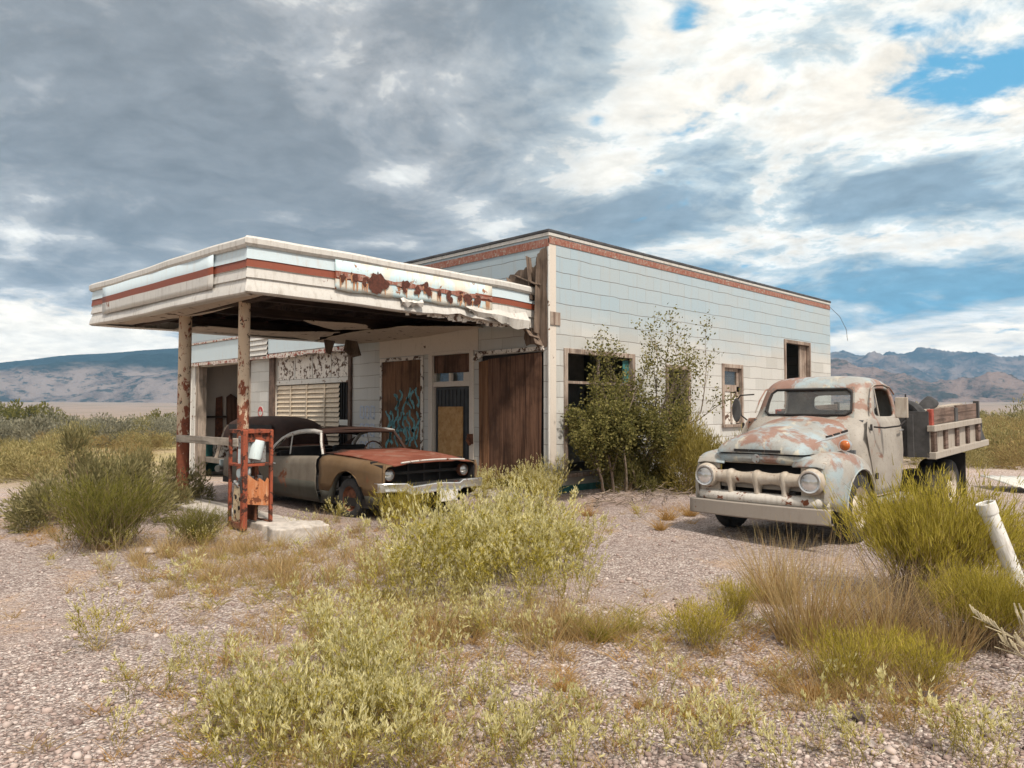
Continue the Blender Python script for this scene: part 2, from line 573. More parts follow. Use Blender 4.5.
def mountain_mat(name, forest, rock, rock2, zf0, zf1, fscale):
    m, N = new_mat(name)
    geo = N.n('ShaderNodeNewGeometry')
    P = geo.outputs['Position']
    z = N.sep(P)[2]
    sv = N.vmath('MULTIPLY', P, (1, 1, 2.2))
    n1 = N.noise(sv, fscale, 8, .66, .4)
    n2 = N.noise(sv, fscale * 6, 6, .7)
    c = N.mix(N.smooth(n1, .40, .62), rock, rock2)
    spots = N.math('ADD', N.math('MULTIPLY', n2, .6), N.math('MULTIPLY', n1, .4))
    c = N.mix(N.smooth(spots, .50, .56, 0, .8), c, forest)
    up = N.math('ADD', z, N.math('MULTIPLY', N.math('SUBTRACT', n1, .5), (zf1 - zf0) * 2.2))
    f2 = N.mix(N.smooth(n2, .35, .65), forest, tuple(v * .6 for v in forest))
    c = N.mix(N.smooth(up, zf0, zf1), c, f2)
    setp(N, c, .97, 0, N.bump(N.math('ADD', n1, N.math('MULTIPLY', n2, .3)), 1., 25.), .05)
    return m
M['mtn_left'] = mountain_mat('mountain_forest_and_cliffs', (.014, .030, .032), (.20, .165, .15), (.085, .070, .066), 105, 150, .006)
M['mtn_right'] = mountain_mat('mountain_blue_ridges', (.022, .030, .028), (.20, .15, .125), (.07, .056, .050), 150, 420, .004)
M['mtn_hill'] = mountain_mat('hill_brown_ridges', (.034, .040, .030), (.20, .145, .12), (.085, .065, .056), 160, 330, .007)

def leaf_mat(name, cols, rough=.75, trans=.45, scale=None):
    """cols: 3-4 colours picked per leaf island"""
    m, N = new_mat(name)
    geo = N.n('ShaderNodeNewGeometry')
    ri = geo.outputs['Random Per Island']
    n = len(cols)
    c = N.ramp(ri, [(i / (n - 1), q) for i, q in enumerate(cols)])
    big = N.noise(geo.outputs['Position'], 2.1, 3, .6)
    c = N.mix(N.smooth(big, .35, .7, 0, .35), c, tuple(v * .62 for v in cols[0]))
    tl = N.n('ShaderNodeBsdfTranslucent')
    N.put(tl.inputs[0], c)
    df = N.n('ShaderNodeBsdfDiffuse')
    N.put(df.inputs[0], c)
    mx = N.n('ShaderNodeMixShader')
    mx.inputs[0].default_value = trans
    N.t.links.new(df.outputs[0], mx.inputs[1])
    N.t.links.new(tl.outputs[0], mx.inputs[2])
    N.t.links.new(mx.outputs[0], N.out.inputs[0])
    N.t.nodes.remove(N.bs)
    return m
M['lf_rabbit'] = leaf_mat('rabbitbrush_green', [(.19, .16, .022), (.36, .30, .045), (.49, .40, .07), (.58, .47, .12)])
M['lf_rabbit_stem'] = leaf_mat('rabbitbrush_stems', [(.14, .09, .055), (.26, .19, .12), (.36, .28, .18)], trans=.1)
M['lf_sage'] = leaf_mat('sage_grey_green', [(.15, .14, .062), (.25, .225, .105), (.34, .30, .145), (.42, .36, .18)])
M['lf_sagegreen'] = leaf_mat('dark_green_brush', [(.10, .098, .022), (.18, .17, .040), (.27, .24, .06)])
M['lf_grey'] = leaf_mat('silver_scrub', [(.15, .145, .10), (.23, .215, .15), (.32, .30, .215), (.37, .345, .26)])
M['lf_yellow'] = leaf_mat('yellow_scrub', [(.19, .165, .065), (.31, .265, .11), (.42, .35, .16), (.50, .43, .22)])
M['lf_tan'] = leaf_mat('tan_scrub', [(.22, .15, .07), (.33, .24, .11), (.43, .33, .15), (.31, .27, .10)])
M['lf_dry'] = leaf_mat('dry_grass', [(.30, .19, .085), (.44, .30, .14), (.54, .41, .22), (.38, .30, .12)])
M['lf_orange'] = leaf_mat('rusty_dry_grass', [(.36, .20, .07), (.47, .29, .10), (.55, .38, .16)])
M['lf_grassgreen'] = leaf_mat('green_grass', [(.22, .20, .03), (.38, .33, .06), (.48, .40, .11)])
M['lf_weed'] = leaf_mat('weed_pale_leaf', [(.20, .165, .020), (.41, .345, .045), (.58, .485, .10), (.73, .64, .27)])
M['lf_spike'] = leaf_mat('weed_pale_spike', [(.54, .48, .20), (.68, .62, .33), (.76, .71, .45)])
M['lf_weedstem'] = leaf_mat('weed_stem', [(.15, .135, .035), (.26, .22, .07), (.38, .31, .13)], trans=.1)
M['lf_tree'] = leaf_mat('tree_leaf', [(.085, .085, .028), (.15, .14, .045), (.24, .215, .075), (.32, .28, .11)])
M['lf_olive'] = leaf_mat('olive_brush', [(.18, .15, .035), (.31, .25, .06), (.42, .34, .10), (.50, .42, .16)])
M['bark'] = plain('grey_bark', (.20, .155, .12), .9, 0, .35, 14, .4)
M['deadwood'] = plain('pale_deadwood', (.42, .36, .24), .9, 0, .3, 14, .3)
M['pebble'] = leaf_mat('pebbles', [(.20, .145, .13), (.34, .26, .23), (.43, .345, .31), (.54, .47, .435)], trans=0.)
M['stone'] = plain('loose_stone', (.30, .255, .235), .9, 0, .4, 12, .5)
M['darkstone'] = plain('dark_stone', (.075, .055, .05), .9, 0, .4, 12, .5)
# ------------------------------------------------------------------ station building
def wall_mb(mapf, u0, u1, z0, z1, holes, th=.2, m=0, mrev=0):
    us = sorted({u0, u1, *[h[0] for h in holes], *[h[1] for h in holes]})
    zs = sorted({z0, z1, *[h[2] for h in holes], *[h[3] for h in holes]})
    us = [u for u in us if u0 <= u <= u1]
    zs = [z for z in zs if z0 <= z <= z1]
    def solid(i, j):
        if i < 0 or j < 0 or i >= len(us) - 1 or j >= len(zs) - 1:
            return False
        cu, cz = (us[i] + us[i + 1]) / 2, (zs[j] + zs[j + 1]) / 2
        return not any(h[0] < cu < h[1] and h[2] < cz < h[3] for h in holes)
    mb = MB()
    q = lambda a, m_: mb.add([mapf(*p) for p in a], [(0, 1, 2, 3)], m_)
    for i in range(len(us) - 1):
        for j in range(len(zs) - 1):
            if not solid(i, j):
                continue
            a, b, c, d = us[i], us[i + 1], zs[j], zs[j + 1]
            q([(a, c, 0), (b, c, 0), (b, d, 0), (a, d, 0)], m)
            q([(a, d, th), (b, d, th), (b, c, th), (a, c, th)], mrev)
            if not solid(i - 1, j): q([(a, c, 0), (a, d, 0), (a, d, th), (a, c, th)], mrev)
            if not solid(i + 1, j): q([(b, c, 0), (b, c, th), (b, d, th), (b, d, 0)], mrev)
            if not solid(i, j - 1): q([(a, c, 0), (a, c, th), (b, c, th), (b, c, 0)], mrev)
            if not solid(i, j + 1): q([(a, d, 0), (b, d, 0), (b, d, th), (a, d, th)], mrev)
    return mb

FM = lambda u, z, d: (d, u, z)      # front wall: u = y, inward = +x
SM = lambda u, z, d: (u, d, z)      # side wall: u = x, inward = +y
BL, BW, BH = 12.75, 16.4, 4.86
B = empty('gas_station_building', (0, 0, 0), 0, 'abandoned white gas station building with boarded front, red trim stripe and sagging canopy', 'gas station')

H_plyR = (.13, 1.86, .12, 2.68)
H_door = (2.15, 3.34, .0, 2.76)
H_plyL = (3.73, 5.19, .12, 2.72)
H_gar = (6.56, 10.33, -.5, 3.08)
H_bay = (11.93, 15.72, -.75, 3.02)
wall_mb(FM, .0, BW, -1.0, BH, [H_plyR, H_door, H_plyL, H_gar, H_bay], .2, 0, 1).build('wall', [M['siding_y'], M['cream']], B)
W1, W2, W3, W4 = (.48, 2.56, .42, 2.68), (3.86, 4.70, .70, 2.52), (6.28, 7.16, 1.25, 2.65), (9.66, 11.2, 1.75, 3.47)
wall_mb(SM, .202, BL, -.6, BH, [W1, W2, W3, W4], .2, 0, 1).build('wall', [M['siding_x'], M['cream']], B)
MB().box(BL - .2, .202, -.6, BL - .001, BW - .2, BH - .01).build('wall', M['siding_y'], B)
wall_mb(lambda u, z, d: (u, BW - d, z), .202, BL - .201, -1.0, BH - .01, [(3, 4.4, 1.0, 2.2), (7, 8.4, 1.0, 2.2)], .2, 0, 1).build('wall', [M['siding_x'], M['cream']], B)
rf = MB().box(.21, .21, 4.45, BL - .21, BW - .21, 4.60).build('roof', M['roofing'], B)
MB().box(.2, .2, -.12, BL - .2, BW - .2, .03).build('floor', M['floor_in'], B)
# inner partitions
MB().box(.2, 5.35, .03, 7.5, 5.5, 4.45).box(7.4, 5.5, .03, 7.5, BW - .2, 4.45).build('partition', M['wall_in'], B)
# interior bits seen through the open bay
t_ = MB().box(7.30, 10.6, .2, 7.38, 14.6, 1.1, 0).build('wainscot', M['teal'], B)
MB().poly([(.78, 16.12, .30), (.80, 16.12, 2.02), (1.02, 16.12, 2.08), (1.05, 16.12, .9), (.98, 16.12, .25)], (0, .03, 0)).build('loose_panel', M['rust'], B)
MB().poly([(1.18, 16.08, .05), (1.15, 16.08, 2.05), (1.30, 16.08, 2.16), (1.55, 16.08, 2.02), (1.60, 16.08, .05)], (0, .03, 0)).build('loose_panel', M['ply_dark'], B)
MB().box(.22, 15.98, 1.33, 1.12, 16.19, 1.40).build('shelf', M['joist'], B)
MB().box(.21, 16.15, -.5, 3.2, 16.19, .62).build('wainscot', M['teal'], B)
# coping and painted stripe, proud of both street walls
cp = MB().box(-.035, -.035, BH, .24, BW, BH + .055).box(.24, -.035, BH, BL + .03, .24, BH + .055)
cp.box(.24, BW - .24, BH, BL, BW + .03, BH + .055).box(BL - .24, .24, BH, BL + .03, BW - .24, BH + .055)
cp.build('coping', M['coping'], rf, bevel=.01)
MB().box(-.012, -.012, 4.60, -.001, BW, 4.745).build('trim_stripe', M['stripe'], rf)
MB().box(-.012, -.012, 4.655, BL, -.001, 4.775).build('trim_stripe', M['stripe'], rf)
MB().box(-.022, -.022, 4.795, -.001, BW, 4.855).build('trim_board', M['fas_white'], rf)
MB().box(0, -.022, 4.80, BL, -.001, 4.855).build('trim_board', M['fas_white'], rf)
# corner bead
MB().tube([(-.012, -.012, .02), (-.012, -.012, 4.59)], .022, 6).build('corner_strip', M['white'], B)
# patch boards on the corner and teal base band
MB().box(.02, -.02, 3.16, .30, -.002, 3.40).build('corner_patch', M['frame_wood'], B)
MB().box(.22, -.018, -.06, 1.6, -.002, .20).build('base_band', M['teal'], B)

# torn sheathing on the front, right above the shop window
rr = random.Random(3)
def ragged(pts, amp, n=5):
    out = []
    for i, p in enumerate(pts):
        q_ = pts[(i + 1) % len(pts)]
        for k in range(n):
            t = k / n
            out.append(tuple(p[a] * (1 - t) + q_[a] * t + (rr.uniform(-amp, amp) if k else 0) for a in range(2)))
    return out
tp = ragged([(.03, 2.76), (.05, 4.62), (.25, 4.50), (.30, 4.30), (.62, 4.24), (.98, 4.20), (1.02, 3.96), (.95, 3.70), (.72, 3.50), (.62, 3.1), (.55, 2.80)], .035)
ts = MB().poly([(-.006, p[0], p[1]) for p in tp], (-.016, 0, 0)).build('torn_sheathing', M['torn'], B)
fl = MB()
for (a, b, w_) in (((-.03, .80, 4.15), (-.12, .16, 3.9), .16), ((-.05, .45, 4.45), (-.10, .30, 3.62), .20), ((-.03, .22, 4.4), (-.16, .16, 3.0), .16),
                   ((-.06, .50, 3.55), (-.30, .28, 3.18), .18), ((-.05, .62, 3.30), (-.22, .15, 2.92), .22), ((-.02, .98, 4.1), (-.10, .84, 3.86), .20), ((-.04, .36, 3.2), (-.12, .12, 2.78), .24)):
    fl.beam(a, b, .02, w_, up=(1, .2, .1))
fl.build('splintered_board', M['torn'], B, bevel=.004)

# plywood over the right shop window (slightly racked), loose strip at its left
pr = empty('boarded_window', (0, 0, 0))
pr.parent = B
MB().poly([(-.022, .20, .42), (-.022, .17, 2.66), (-.022, 1.60, 2.60), (-.022, 1.56, .25)], (.02, 0, 0)).build('plywood', M['ply_dark'], pr)
MB().poly([(-.03, 1.562, .1), (-.03, 1.604, 2.58), (-.03, 1.86, 2.56), (-.03, 1.84, .08)], (.022, 0, 0)).build('plywood', M['ply_mid'], pr)
MB().box(.06, .14, .1, .1, 1.85, 2.68).build('backing', M['dark'], pr)
MB().box(-.05, .10, 2.69, -.001, 1.95, 2.77).beam((-.03, 1.75, 2.72), (-.10, 1.98, 2.60), .05, .10).build('head_trim', M['white_peel'], pr, bevel=.006)
MB().box(-.035, .0, .06, .0, 1.95, .12).build('sill', M['timber_y'], pr)
pl = empty('boarded_window', (0, 0, 0))
pl.parent = B
MB().box(-.018, 3.74, .14, .0, 5.18, 2.70).build('plywood', M['ply_mid'], pl)
tf = MB().box(-.03, 3.66, .1, -.002, 3.735, 2.78).box(-.03, 5.185, .1, -.002, 5.26, 2.78).box(-.03, 3.735, 2.705, -.002, 5.185, 2.78)
tf.build('frame', M['white_peel'], pl, bevel=.005)
MB().box(.06, 3.74, .1, .1, 5.18, 2.7).build('backing', M['dark'], pl)
# loose spray-painted strokes, mid board
gm = MB()
g2 = random.Random(5)
for k in range(22):
    y0 = 3.86 + (k % 8) * .155 + g2.uniform(-.03, .03)
    zb = .75 + (k // 8) * .42 + g2.uniform(-.12, .1)
    pts = []
    for i in range(9):
        t = i / 8
        pts.append((-.0215, y0 + .075 * math.sin(t * 5.5 + k) + .05 * (t - .5) * math.cos(k * 2.1), zb + t * g2.uniform(.34, .5)))
    for i in range(8):
        p, q_ = Vector(pts[i]), Vector(pts[i + 1])
        d = (q_ - p).normalized()
        s = Vector((0, d.z, -d.y)) * g2.uniform(.018, .042)
        gm.add([p - s, p + s, q_ + s, q_ - s], [(0, 1, 2, 3)])
gm.build('graffiti', M['graf_teal'], pl, merge=False)
gm = MB()
for k in range(9):
    y0 = 5.50 + (k % 3) * .22
    zb = .55 + (k // 3) * .42
    for (dy, dz, e) in ((0, 0, (.16, .05)), (.16, .05, (.14, .3)), (.14, .3, (0, .28)), (0, .28, (.02, 0))):
        a = Vector((-.004, y0 + dy, zb + dz))
        b_ = Vector((-.004, y0 + e[0], zb + e[1]))
        d = (b_ - a).normalized()
        s = Vector((0, d.z, -d.y)) * .022
        gm.add([a - s, a + s, b_ + s, b_ - s], [(0, 1, 2, 3)])
gm.build('graffiti', M['graf_blue'], B, merge=False)

# entrance: dark steel-faced door, chipboard patch, transom lights above
dr = empty('door', (0, 0, 0))
dr.parent = B
lf = MB().box(.05, 2.20, .03, .10, 3.29, 2.08)
for k in range(9):
    lf.box(.035, 2.26 + k * .12, .1, .05, 2.28 + k * .12, 2.02)
lf.build('leaf', M['door_dark'], dr)
MB().box(.015, 2.40, .04, .034, 3.18, 1.67).build('chipboard_patch', M['osb'], dr)
ff = MB().box(-.03, 2.02, .0, -.001, 2.15, 2.80).box(-.03, 3.34, .0, -.001, 3.47, 2.80).box(-.03, 2.15, 2.762, -.001, 3.34, 2.83)
ff.box(.0, 2.155, 2.09, .08, 3.335, 2.20).box(.0, 2.155, 2.2, .08, 2.36, 2.37).box(.0, 2.75, 2.2, .07, 2.82, 2.37)
ff.build('frame', M['cream'], dr, bevel=.006)
MB().box(.09, 2.36, 2.2, .10, 3.33, 2.38).build('transom_pane', M['glass'], dr)
MB().box(.03, 2.155, 2.38, .06, 3.335, 2.755).build('transom_board', M['ply_dark'], dr)
MB().box(-.10, 2.02, .92, -.03, 2.12, 1.12).tube([(-.10, 2.1, 1.08), (-.16, 2.06, 1.0), (-.13, 2.0, .9)], .03, 6).build('lock_bracket', M['rust'], dr)

# garage door with boarded lights over slats
gd = empty('garage_door', (0, 0, 0))
gd.parent = B
g = MB()
for k in range(4):
    a = 6.62 + k * .92
    g.box(.05, a + .02, 2.43, .075, a + .90, 3.06)
g.build('light_panel', M['white_peel'], gd, bevel=.004)
g = MB()
for k in range(5):
    a = 6.60 + k * .92
    g.box(.035, a - .03, 2.43, .09, a + .02, 3.06)
g.box(.02, 6.57, 2.29, .09, 10.32, 2.42).build('rail', M['white'], gd, bevel=.006)
g = MB()
for k in range(23):
    z = 2.27 - k * .122
    g.add([(.03, 7.12, z - .105), (.03, 10.30, z - .105), (.075, 10.30, z), (.075, 7.12, z)], [(0, 1, 2, 3)])
    g.add([(.03, 7.12, z - .105), (.03, 10.30, z - .105), (.07, 10.30, z - .117), (.07, 7.12, z - .117)], [(0, 1, 2, 3)])
g.build('slats', M['slat'], gd, merge=False)
g = MB()
for yy in (7.75, 8.65, 9.5):
    g.box(.018, yy, -.5, .03, yy + .05, 2.27)
g.build('slat_tape', M['slat'], gd)
MB().box(.04, 6.60, 1.22, .08, 7.10, 1.36).build('cross_rail', M['white'], gd)
MB().box(.04, 6.62, .2, .08, 7.1, .3).build('cross_rail', M['white'], gd)
g = MB()
for k in range(4):
    g.box(.06, 6.66 + k * .12, -.4, .09, 6.70 + k * .12, 2.28)
g.build('bars', M['dark'], gd)
MB().box(.16, 6.57, -.5, .19, 10.32, 3.07).build('backing', M['dark'], gd)
MB().box(-.06, 6.44, -.55, .0, 6.56, 3.12).build('frame', M['brown_frame'], gd, bevel=.008)
MB().box(-.06, 10.33, -.55, .0, 10.62, 3.12).build('frame', M['brown_frame'], gd, bevel=.008)
# open bay frame
bf = empty('garage_opening', (0, 0, 0))
bf.parent = B
MB().box(-.05, 15.50, -.9, .22, 15.74, 3.05).build('frame', M['timber'], bf, bevel=.008)
MB().box(-.05, 11.86, -.9, .22, 12.0, 3.05).build('frame', M['timber'], bf, bevel=.008)
MB().box(-.07, 15.76, -.9, -.002, 16.02, 3.05).build('trim_board', M['white'], bf)
# pale sheet-metal sign band over the garage doors
sb = empty('sign_band', (0, 0, 0))
sb.parent = B
MB().box(-.13, 11.75, 3.16, -.001, 16.55, 3.74).build('panel', M['fas_blue'], sb, bevel=.01)
MB().box(-.13, 6.42, 3.18, -.001, 10.55, 3.74).build('panel', M['fas_blue'], sb, bevel=.01)
g = MB()
for k in range(4):
    z = 3.16 + k * .15
    g.add([(-.17, 10.56, z), (-.17, 11.74, z), (-.125, 11.74, z + .145), (-.125, 10.56, z + .145)], [(0, 1, 2, 3)])
    g.add([(-.17, 10.56, z), (-.17, 11.74, z), (-.12, 11.74, z - .006), (-.12, 10.56, z - .006)], [(0, 1, 2, 3)])
g.build('ribbed_panel', M['fas_white'], sb, merge=False)
g = MB()
for k in range(4):
    z = 3.16 + k * .15
    g.add([(-.17, 16.56, z), (-.17, 16.72, z), (-.125, 16.72, z + .145), (-.125, 16.56, z + .145)], [(0, 1, 2, 3)])
    g.box(-.16, 16.56, z, .0, 16.70, z + .12)
g.build('ribbed_panel', M['fas_white'], sb, merge=False)
g = MB().box(-.17, 6.40, 3.745, -.001, 16.72, 3.80).box(-.175, 6.40, 3.06, -.001, 10.56, 3.155).box(-.175, 11.74, 3.05, -.001, 16.6, 3.14).box(-.15, 10.56, 3.06, -.001, 11.74, 3.13)
for k in range(26):
    yy = 6.5 + g2.random() * 10
    if 10.5 < yy < 11.8: continue
    L_ = g2.uniform(.2, .7)
    g.box(-.19 - .01 * g2.random(), yy, 3.04 + g2.uniform(-.03, .02), -.172, yy + L_, 3.06 + g2.uniform(.02, .07))
g.build('peeling_trim', M['peel_red'], sb, bevel=.004)
# small round notice on the pier between the bays
sg = MB().lathe([(.001, 0), (.165, 0), (.165, .008), (.001, .008)], (-.012, 11.2, 1.55), 'x', 24).build('round_notice', M['white'], B)
g = MB().lathe([(.118, 0), (.15, 0), (.15, .003), (.118, .003)], (-.0165, 11.2, 1.55), 'x', 24)
g.poly([(-.016, 11.2 + .11 * math.cos(a), 1.56 + .11 * math.sin(a)) for a in [R(v) for v in range(0, 181, 20)]], (.003, 0, 0))
g.build('notice_ring', M['graf_red'], sg)
MB().lathe([(.001, 0), (.032, 0), (.032, .003), (.001, .003)], (-.021, 11.2, 1.58), 'x', 12).box(-.021, 11.17, 1.50, -.018, 11.23, 1.58).build('notice_mark', M['white'], sg)

# side windows: frames, sashes, panes
def side_window(h, sash, mat, backing=None, panes=True):
    w_ = empty('window', (0, 0, 0))
    w_.parent = B
    a, b, c, d = h
    t = .075
    f_ = MB().box(a - t, -.03, c - .01, a + .02, .10, d + t).box(b - .02, -.03, c - .01, b + t, .10, d + t).box(a + .02, -.03, d - .02, b - .02, .10, d + t)
    f_.build('frame', mat, w_, bevel=.006)
    MB().box(a - t - .03, -.07, c - .07, b + t + .03, .12, c).build('sill', mat, w_, bevel=.006)
    for (p0, q0, p1, q1) in sash:
        MB().box(p0, .05, q0, p1, .09, q1).build('sash_bar', mat, w_)
    return w_
w1 = side_window(W1, [(.5, 2.1, 2.54, 2.15), (1.5, 2.15, 1.55, 2.66), (.5, 1.2, .95, 1.24)], M['frame_wood'])
MB().box(2.32, .06, 2.16, 2.52, .075, 2.62).build('pane', M['teal'], w1)
w2 = side_window(W2, [(3.88, 1.62, 4.68, 1.68), (3.88, .72, 3.93, 2.5)], M['frame_wood'])
MB().box(3.95, .06, .75, 4.1, .075, 1.6).build('torn_board', M['ply_mid'], w2)
w3 = side_window(W3, [(6.3, 2.05, 7.14, 2.18), (6.3, 1.27, 6.42, 2.63), (7.02, 1.27, 7.14, 2.63), (6.42, 2.55, 7.02, 2.63), (6.42, 2.18, 7.02, 2.22), (6.74, 1.27, 6.80, 2.05)], M['frame_wood'])
MB().box(6.42, .065, 2.22, 7.02, .08, 2.55).build('pane', M['glass'], w3)
MB().box(6.43, .066, 1.55, 6.73, .082, 2.04).build('pane', M['white'], w3)
MB().box(6.42, .075, 1.25, 7.02, .095, 2.02).build('backing', M['white_peel'], w3)
w4 = side_window(W4, [(10.7, 1.77, 10.78, 3.45)], M['frame_wood'])
MB().poly([(10.78, .07, 1.78), (11.18, .07, 1.78), (11.18, .07, 3.44), (10.78, .07, 3.44)], (0, .02, 0)).build('torn_board', M['frame_wood'], w4)
MB().tube([(BL - .05, -.03, 4.72), (BL + .25, -.2, 4.45), (BL + .35, -.35, 4.05), (BL + .3, -.4, 3.7)], .007, 5).build('loose_wire', M['coping'], B)
wl = MB().tube([(-.06, 16.1, -.9), (-.06, 16.1, 3.0)], .05, 8).build('downpipe', M['white'], B)

# ------------------------------------------------------------------ canopy over the pumps
CA, CB, CC, CD = (0., .33), (-5.46, .58), (-5.74, 6.36), (0., 6.40)   # wall right, near, far left, wall left
cz = MB()
# roof sheet above the joists
def cpt(p, z): return (p[0], p[1], z)
can = MB().add([cpt(p, 3.72) for p in (CA, CB, CC, CD)] + [cpt(p, 3.78) for p in (CA, CB, CC, CD)],
               [(0, 1, 2, 3), (7, 6, 5, 4), (0, 4, 5, 1), (1, 5, 6, 2), (2, 6, 7, 3), (3, 7, 4, 0)]).build('canopy', M['deck'], B)
prof = [  # (outward, z), material of the strip that starts here
    (-.10, 3.955, 0), (.03, 3.965, 0), (.065, 3.93, 0), (.065, 3.86, 0), (.04, 3.825, 0), (.012, 3.82, 1), (.030, 3.655, 2), (.018, 3.65, 2), (.030, 3.545, 0),
    (.012, 3.54, 0), (.035, 3.40, 0), (.008, 3.395, 0), (.030, 3.31, 0), (.045, 3.27, 0), (.055, 3.205, 0), (.03, 3.185, 0), (-.16, 3.20, 0)]
def fascia(P, Q, n, sag=lambda t: (0, 0), cut=None):
    P, Q = Vector((*P, 0)), Vector((*Q, 0))
    d = (Q - P).normalized()
    out = Vector((d.y, -d.x, 0))
    rows = []
    for i in range(n + 1):
        t = i / n
        p = P.lerp(Q, t)
        dz, do = sag(t)
        row = []
        for k, (o_, z, _) in enumerate(prof):
            lift = cut(t, k) if cut else 0
            # mitre: stretch the ends by the outward offset
            e = d * (o_ * (1 if t == 1 else (-1 if t == 0 else 0)))
            row.append(p + out * (o_ + do) + e + Vector((0, 0, z + dz + lift)))
        rows.append(row)
    mb = MB()
    mb.grid(rows, mf=lambda i, j: prof[j][2])
    return mb
FAS = [M['fas_white'], M['fas_blue'], M['fas_red']]
wv = lambda t: (.005 * math.sin(t * 9) + .004 * math.sin(t * 23 + 1), .008 * math.sin(t * 7 + 2))
def tear(t, k):
    # the bottom lip on the right side is bent up where the edge tore away
    if k >= 12:
        q_ = max(0, 1 - abs(t - .33) / .13)
        return .085 * q_ * (k - 11) / 5 + (.02 * math.sin(t * 60) * q_)
    return 0
# right side: wall end drops a little
f1 = fascia(CB, CA, 60, lambda t: (wv(t)[0] - .10 * t * t, wv(t)[1]), lambda t, k: tear(1 - t, k)).build('fascia', FAS, can, smooth=32, merge=False)
f2 = fascia(CC, CB, 50, lambda t: (wv(t + 3)[0], wv(t + 1)[1])).build('fascia', FAS, can, smooth=32, merge=False)
f3 = fascia(CD, CC, 30, lambda t: (wv(t + 5)[0], 0)).build('fascia', FAS, can, smooth=32, merge=False)
# flat cover sheets over the middle of the front and right side
d1 = (Vector((*CA, 0)) - Vector((*CB, 0))).normalized()
o1 = Vector((d1.y, -d1.x, 0))
def onside(P, d, o_, s, off, z): return Vector((*P, 0)) + d * s + o_ * off + Vector((0, 0, z))
rows = []
for i in range(25):
    s = 1.30 + i / 24 * 3.05
    rows.append([onside(CB, d1, o1, s, .055 + .006 * math.sin(s * 5), z - .10 * (s / 5.46) ** 2) for z in (3.825, 3.66, 3.54, 3.45, 3.375 + .012 * math.sin(s * 11))])
MB().grid(rows, mf=lambda i, j: 1 if j == 1 and not (3 < i < 21) else 0).build('patch_sheet', [M['patch'], M['fas_red']], f1, smooth=30, solid=.006, solid_off=1)
# faded red rest of the stripe on the sheet
rows = []
for i in range(31):
    s = 1.31 + i / 30 * 3.03
    w_ = .035 + .012 * math.sin(i * 1.7) + .01 * math.sin(i * .6)
    zc = 3.60 - .10 * (s / 5.46) ** 2
    rows.append([onside(CB, d1, o1, s, .068 + .006 * math.sin(s * 5), zc + w_), onside(CB, d1, o1, s, .068 + .006 * math.sin(s * 5), zc - w_)])
MB().grid(rows).build('faded_stripe', M['stripe'], f1)
b3 = random.Random(9)
for (s, dz, w_, h_) in ((1.42, -.02, .045, .07), (1.62, -.05, .05, .09), (1.78, -.05, .045, .08), (2.02, -.03, .135, .135), (2.50, -.04, .055, .075), (2.72, -.05, .06, .075),
                        (2.92, -.02, .075, .10), (2.84, .04, .05, .02), (3.14, -.05, .042, .07), (3.36, -.07, .055, .09), (3.58, -.07, .045, .05), (3.76, -.06, .085, .09),
                        (3.94, -.07, .07, .07), (3.60, .02, .03, .02), (3.95, .0, .05, .015), (4.18, -.04, .04, .025), (1.55, .05, .012, .02), (2.0, .10, .015, .03)):
    s = 1.30 + (s - 1.30) * 1.02
    zc = 3.605 + dz - .10 * (s / 5.46) ** 2
    mb_ = MB()
    big_ = w_ > .12
    subs = [(0, 0, 1., 1.)] if big_ else []
    for q_ in range(3 if big_ else 5):
        subs.append((b3.uniform(-.7, .7) * w_, b3.uniform(-.8, .7) * h_, b3.uniform(.3, .65), b3.uniform(.3, .75)))
    for qi, (ds, dz_, kw, kh) in enumerate(subs):
        n = 18
        ph = b3.uniform(0, 6)
        pts = []
        for k in range(n):
            a = 2 * math.pi * k / n
            r_ = 1 + .06 * math.sin(3 * a + ph) + .10 * math.sin(7 * a + 2 * ph) + b3.uniform(-.16, .16)
            pts.append(onside(CB, d1, o1, s + ds + 1.35 * w_ * kw * r_ * math.cos(a), .0745 + .0006 * qi + .006 * math.sin(s * 5), zc + dz_ + h_ * kh * r_ * math.sin(a)))
        mb_.add(pts, [tuple(range(n))])
    bl_ = mb_.build('rust_blotch', M['blotch'], f1, merge=False)
    mb_ = MB()
    for q_ in range(4):
        s_ = s + b3.uniform(-1.2, 1.2) * w_
        L_ = b3.uniform(.05, .17)
        ww = b3.uniform(.006, .020)
        z_ = zc - h_ * .3
        if z_ - L_ < 3.39 - .10 * (s_ / 5.46) ** 2: L_ = max(.02, z_ - 3.39 + .10 * (s_ / 5.46) ** 2)
        mb_.add([onside(CB, d1, o1, s_ - ww, .0705 + .006 * math.sin(s_ * 5), z_), onside(CB, d1, o1, s_ + ww, .0705 + .006 * math.sin(s_ * 5), z_), onside(CB, d1, o1, s_ + ww * .3, .0705 + .006 * math.sin(s_ * 5), z_ - L_), onside(CB, d1, o1, s_ - ww * .4, .0705 + .006 * math.sin(s_ * 5), z_ - L_ * .9)], [(0, 1, 2, 3)])
    mb_.build('rust_streak', M['drip'], f1, merge=False)
# front cover sheet
d2 = (Vector((*CB, 0)) - Vector((*CC, 0))).normalized()
o2 = Vector((d2.y, -d2.x, 0))
rows = []
for i in range(21):
    s = .62 + i / 20 * 4.30
    rows.append([onside(CC, d2, o2, s, .052 + .006 * math.sin(s * 4), z) for z in (3.825, 3.655, 3.545, 3.43, 3.34)])
MB().grid(rows, mf=lambda i, j: 2 if j == 1 else (1 if j == 0 else 0)).build('patch_sheet', FAS, f2, smooth=30, solid=.006, solid_off=1)
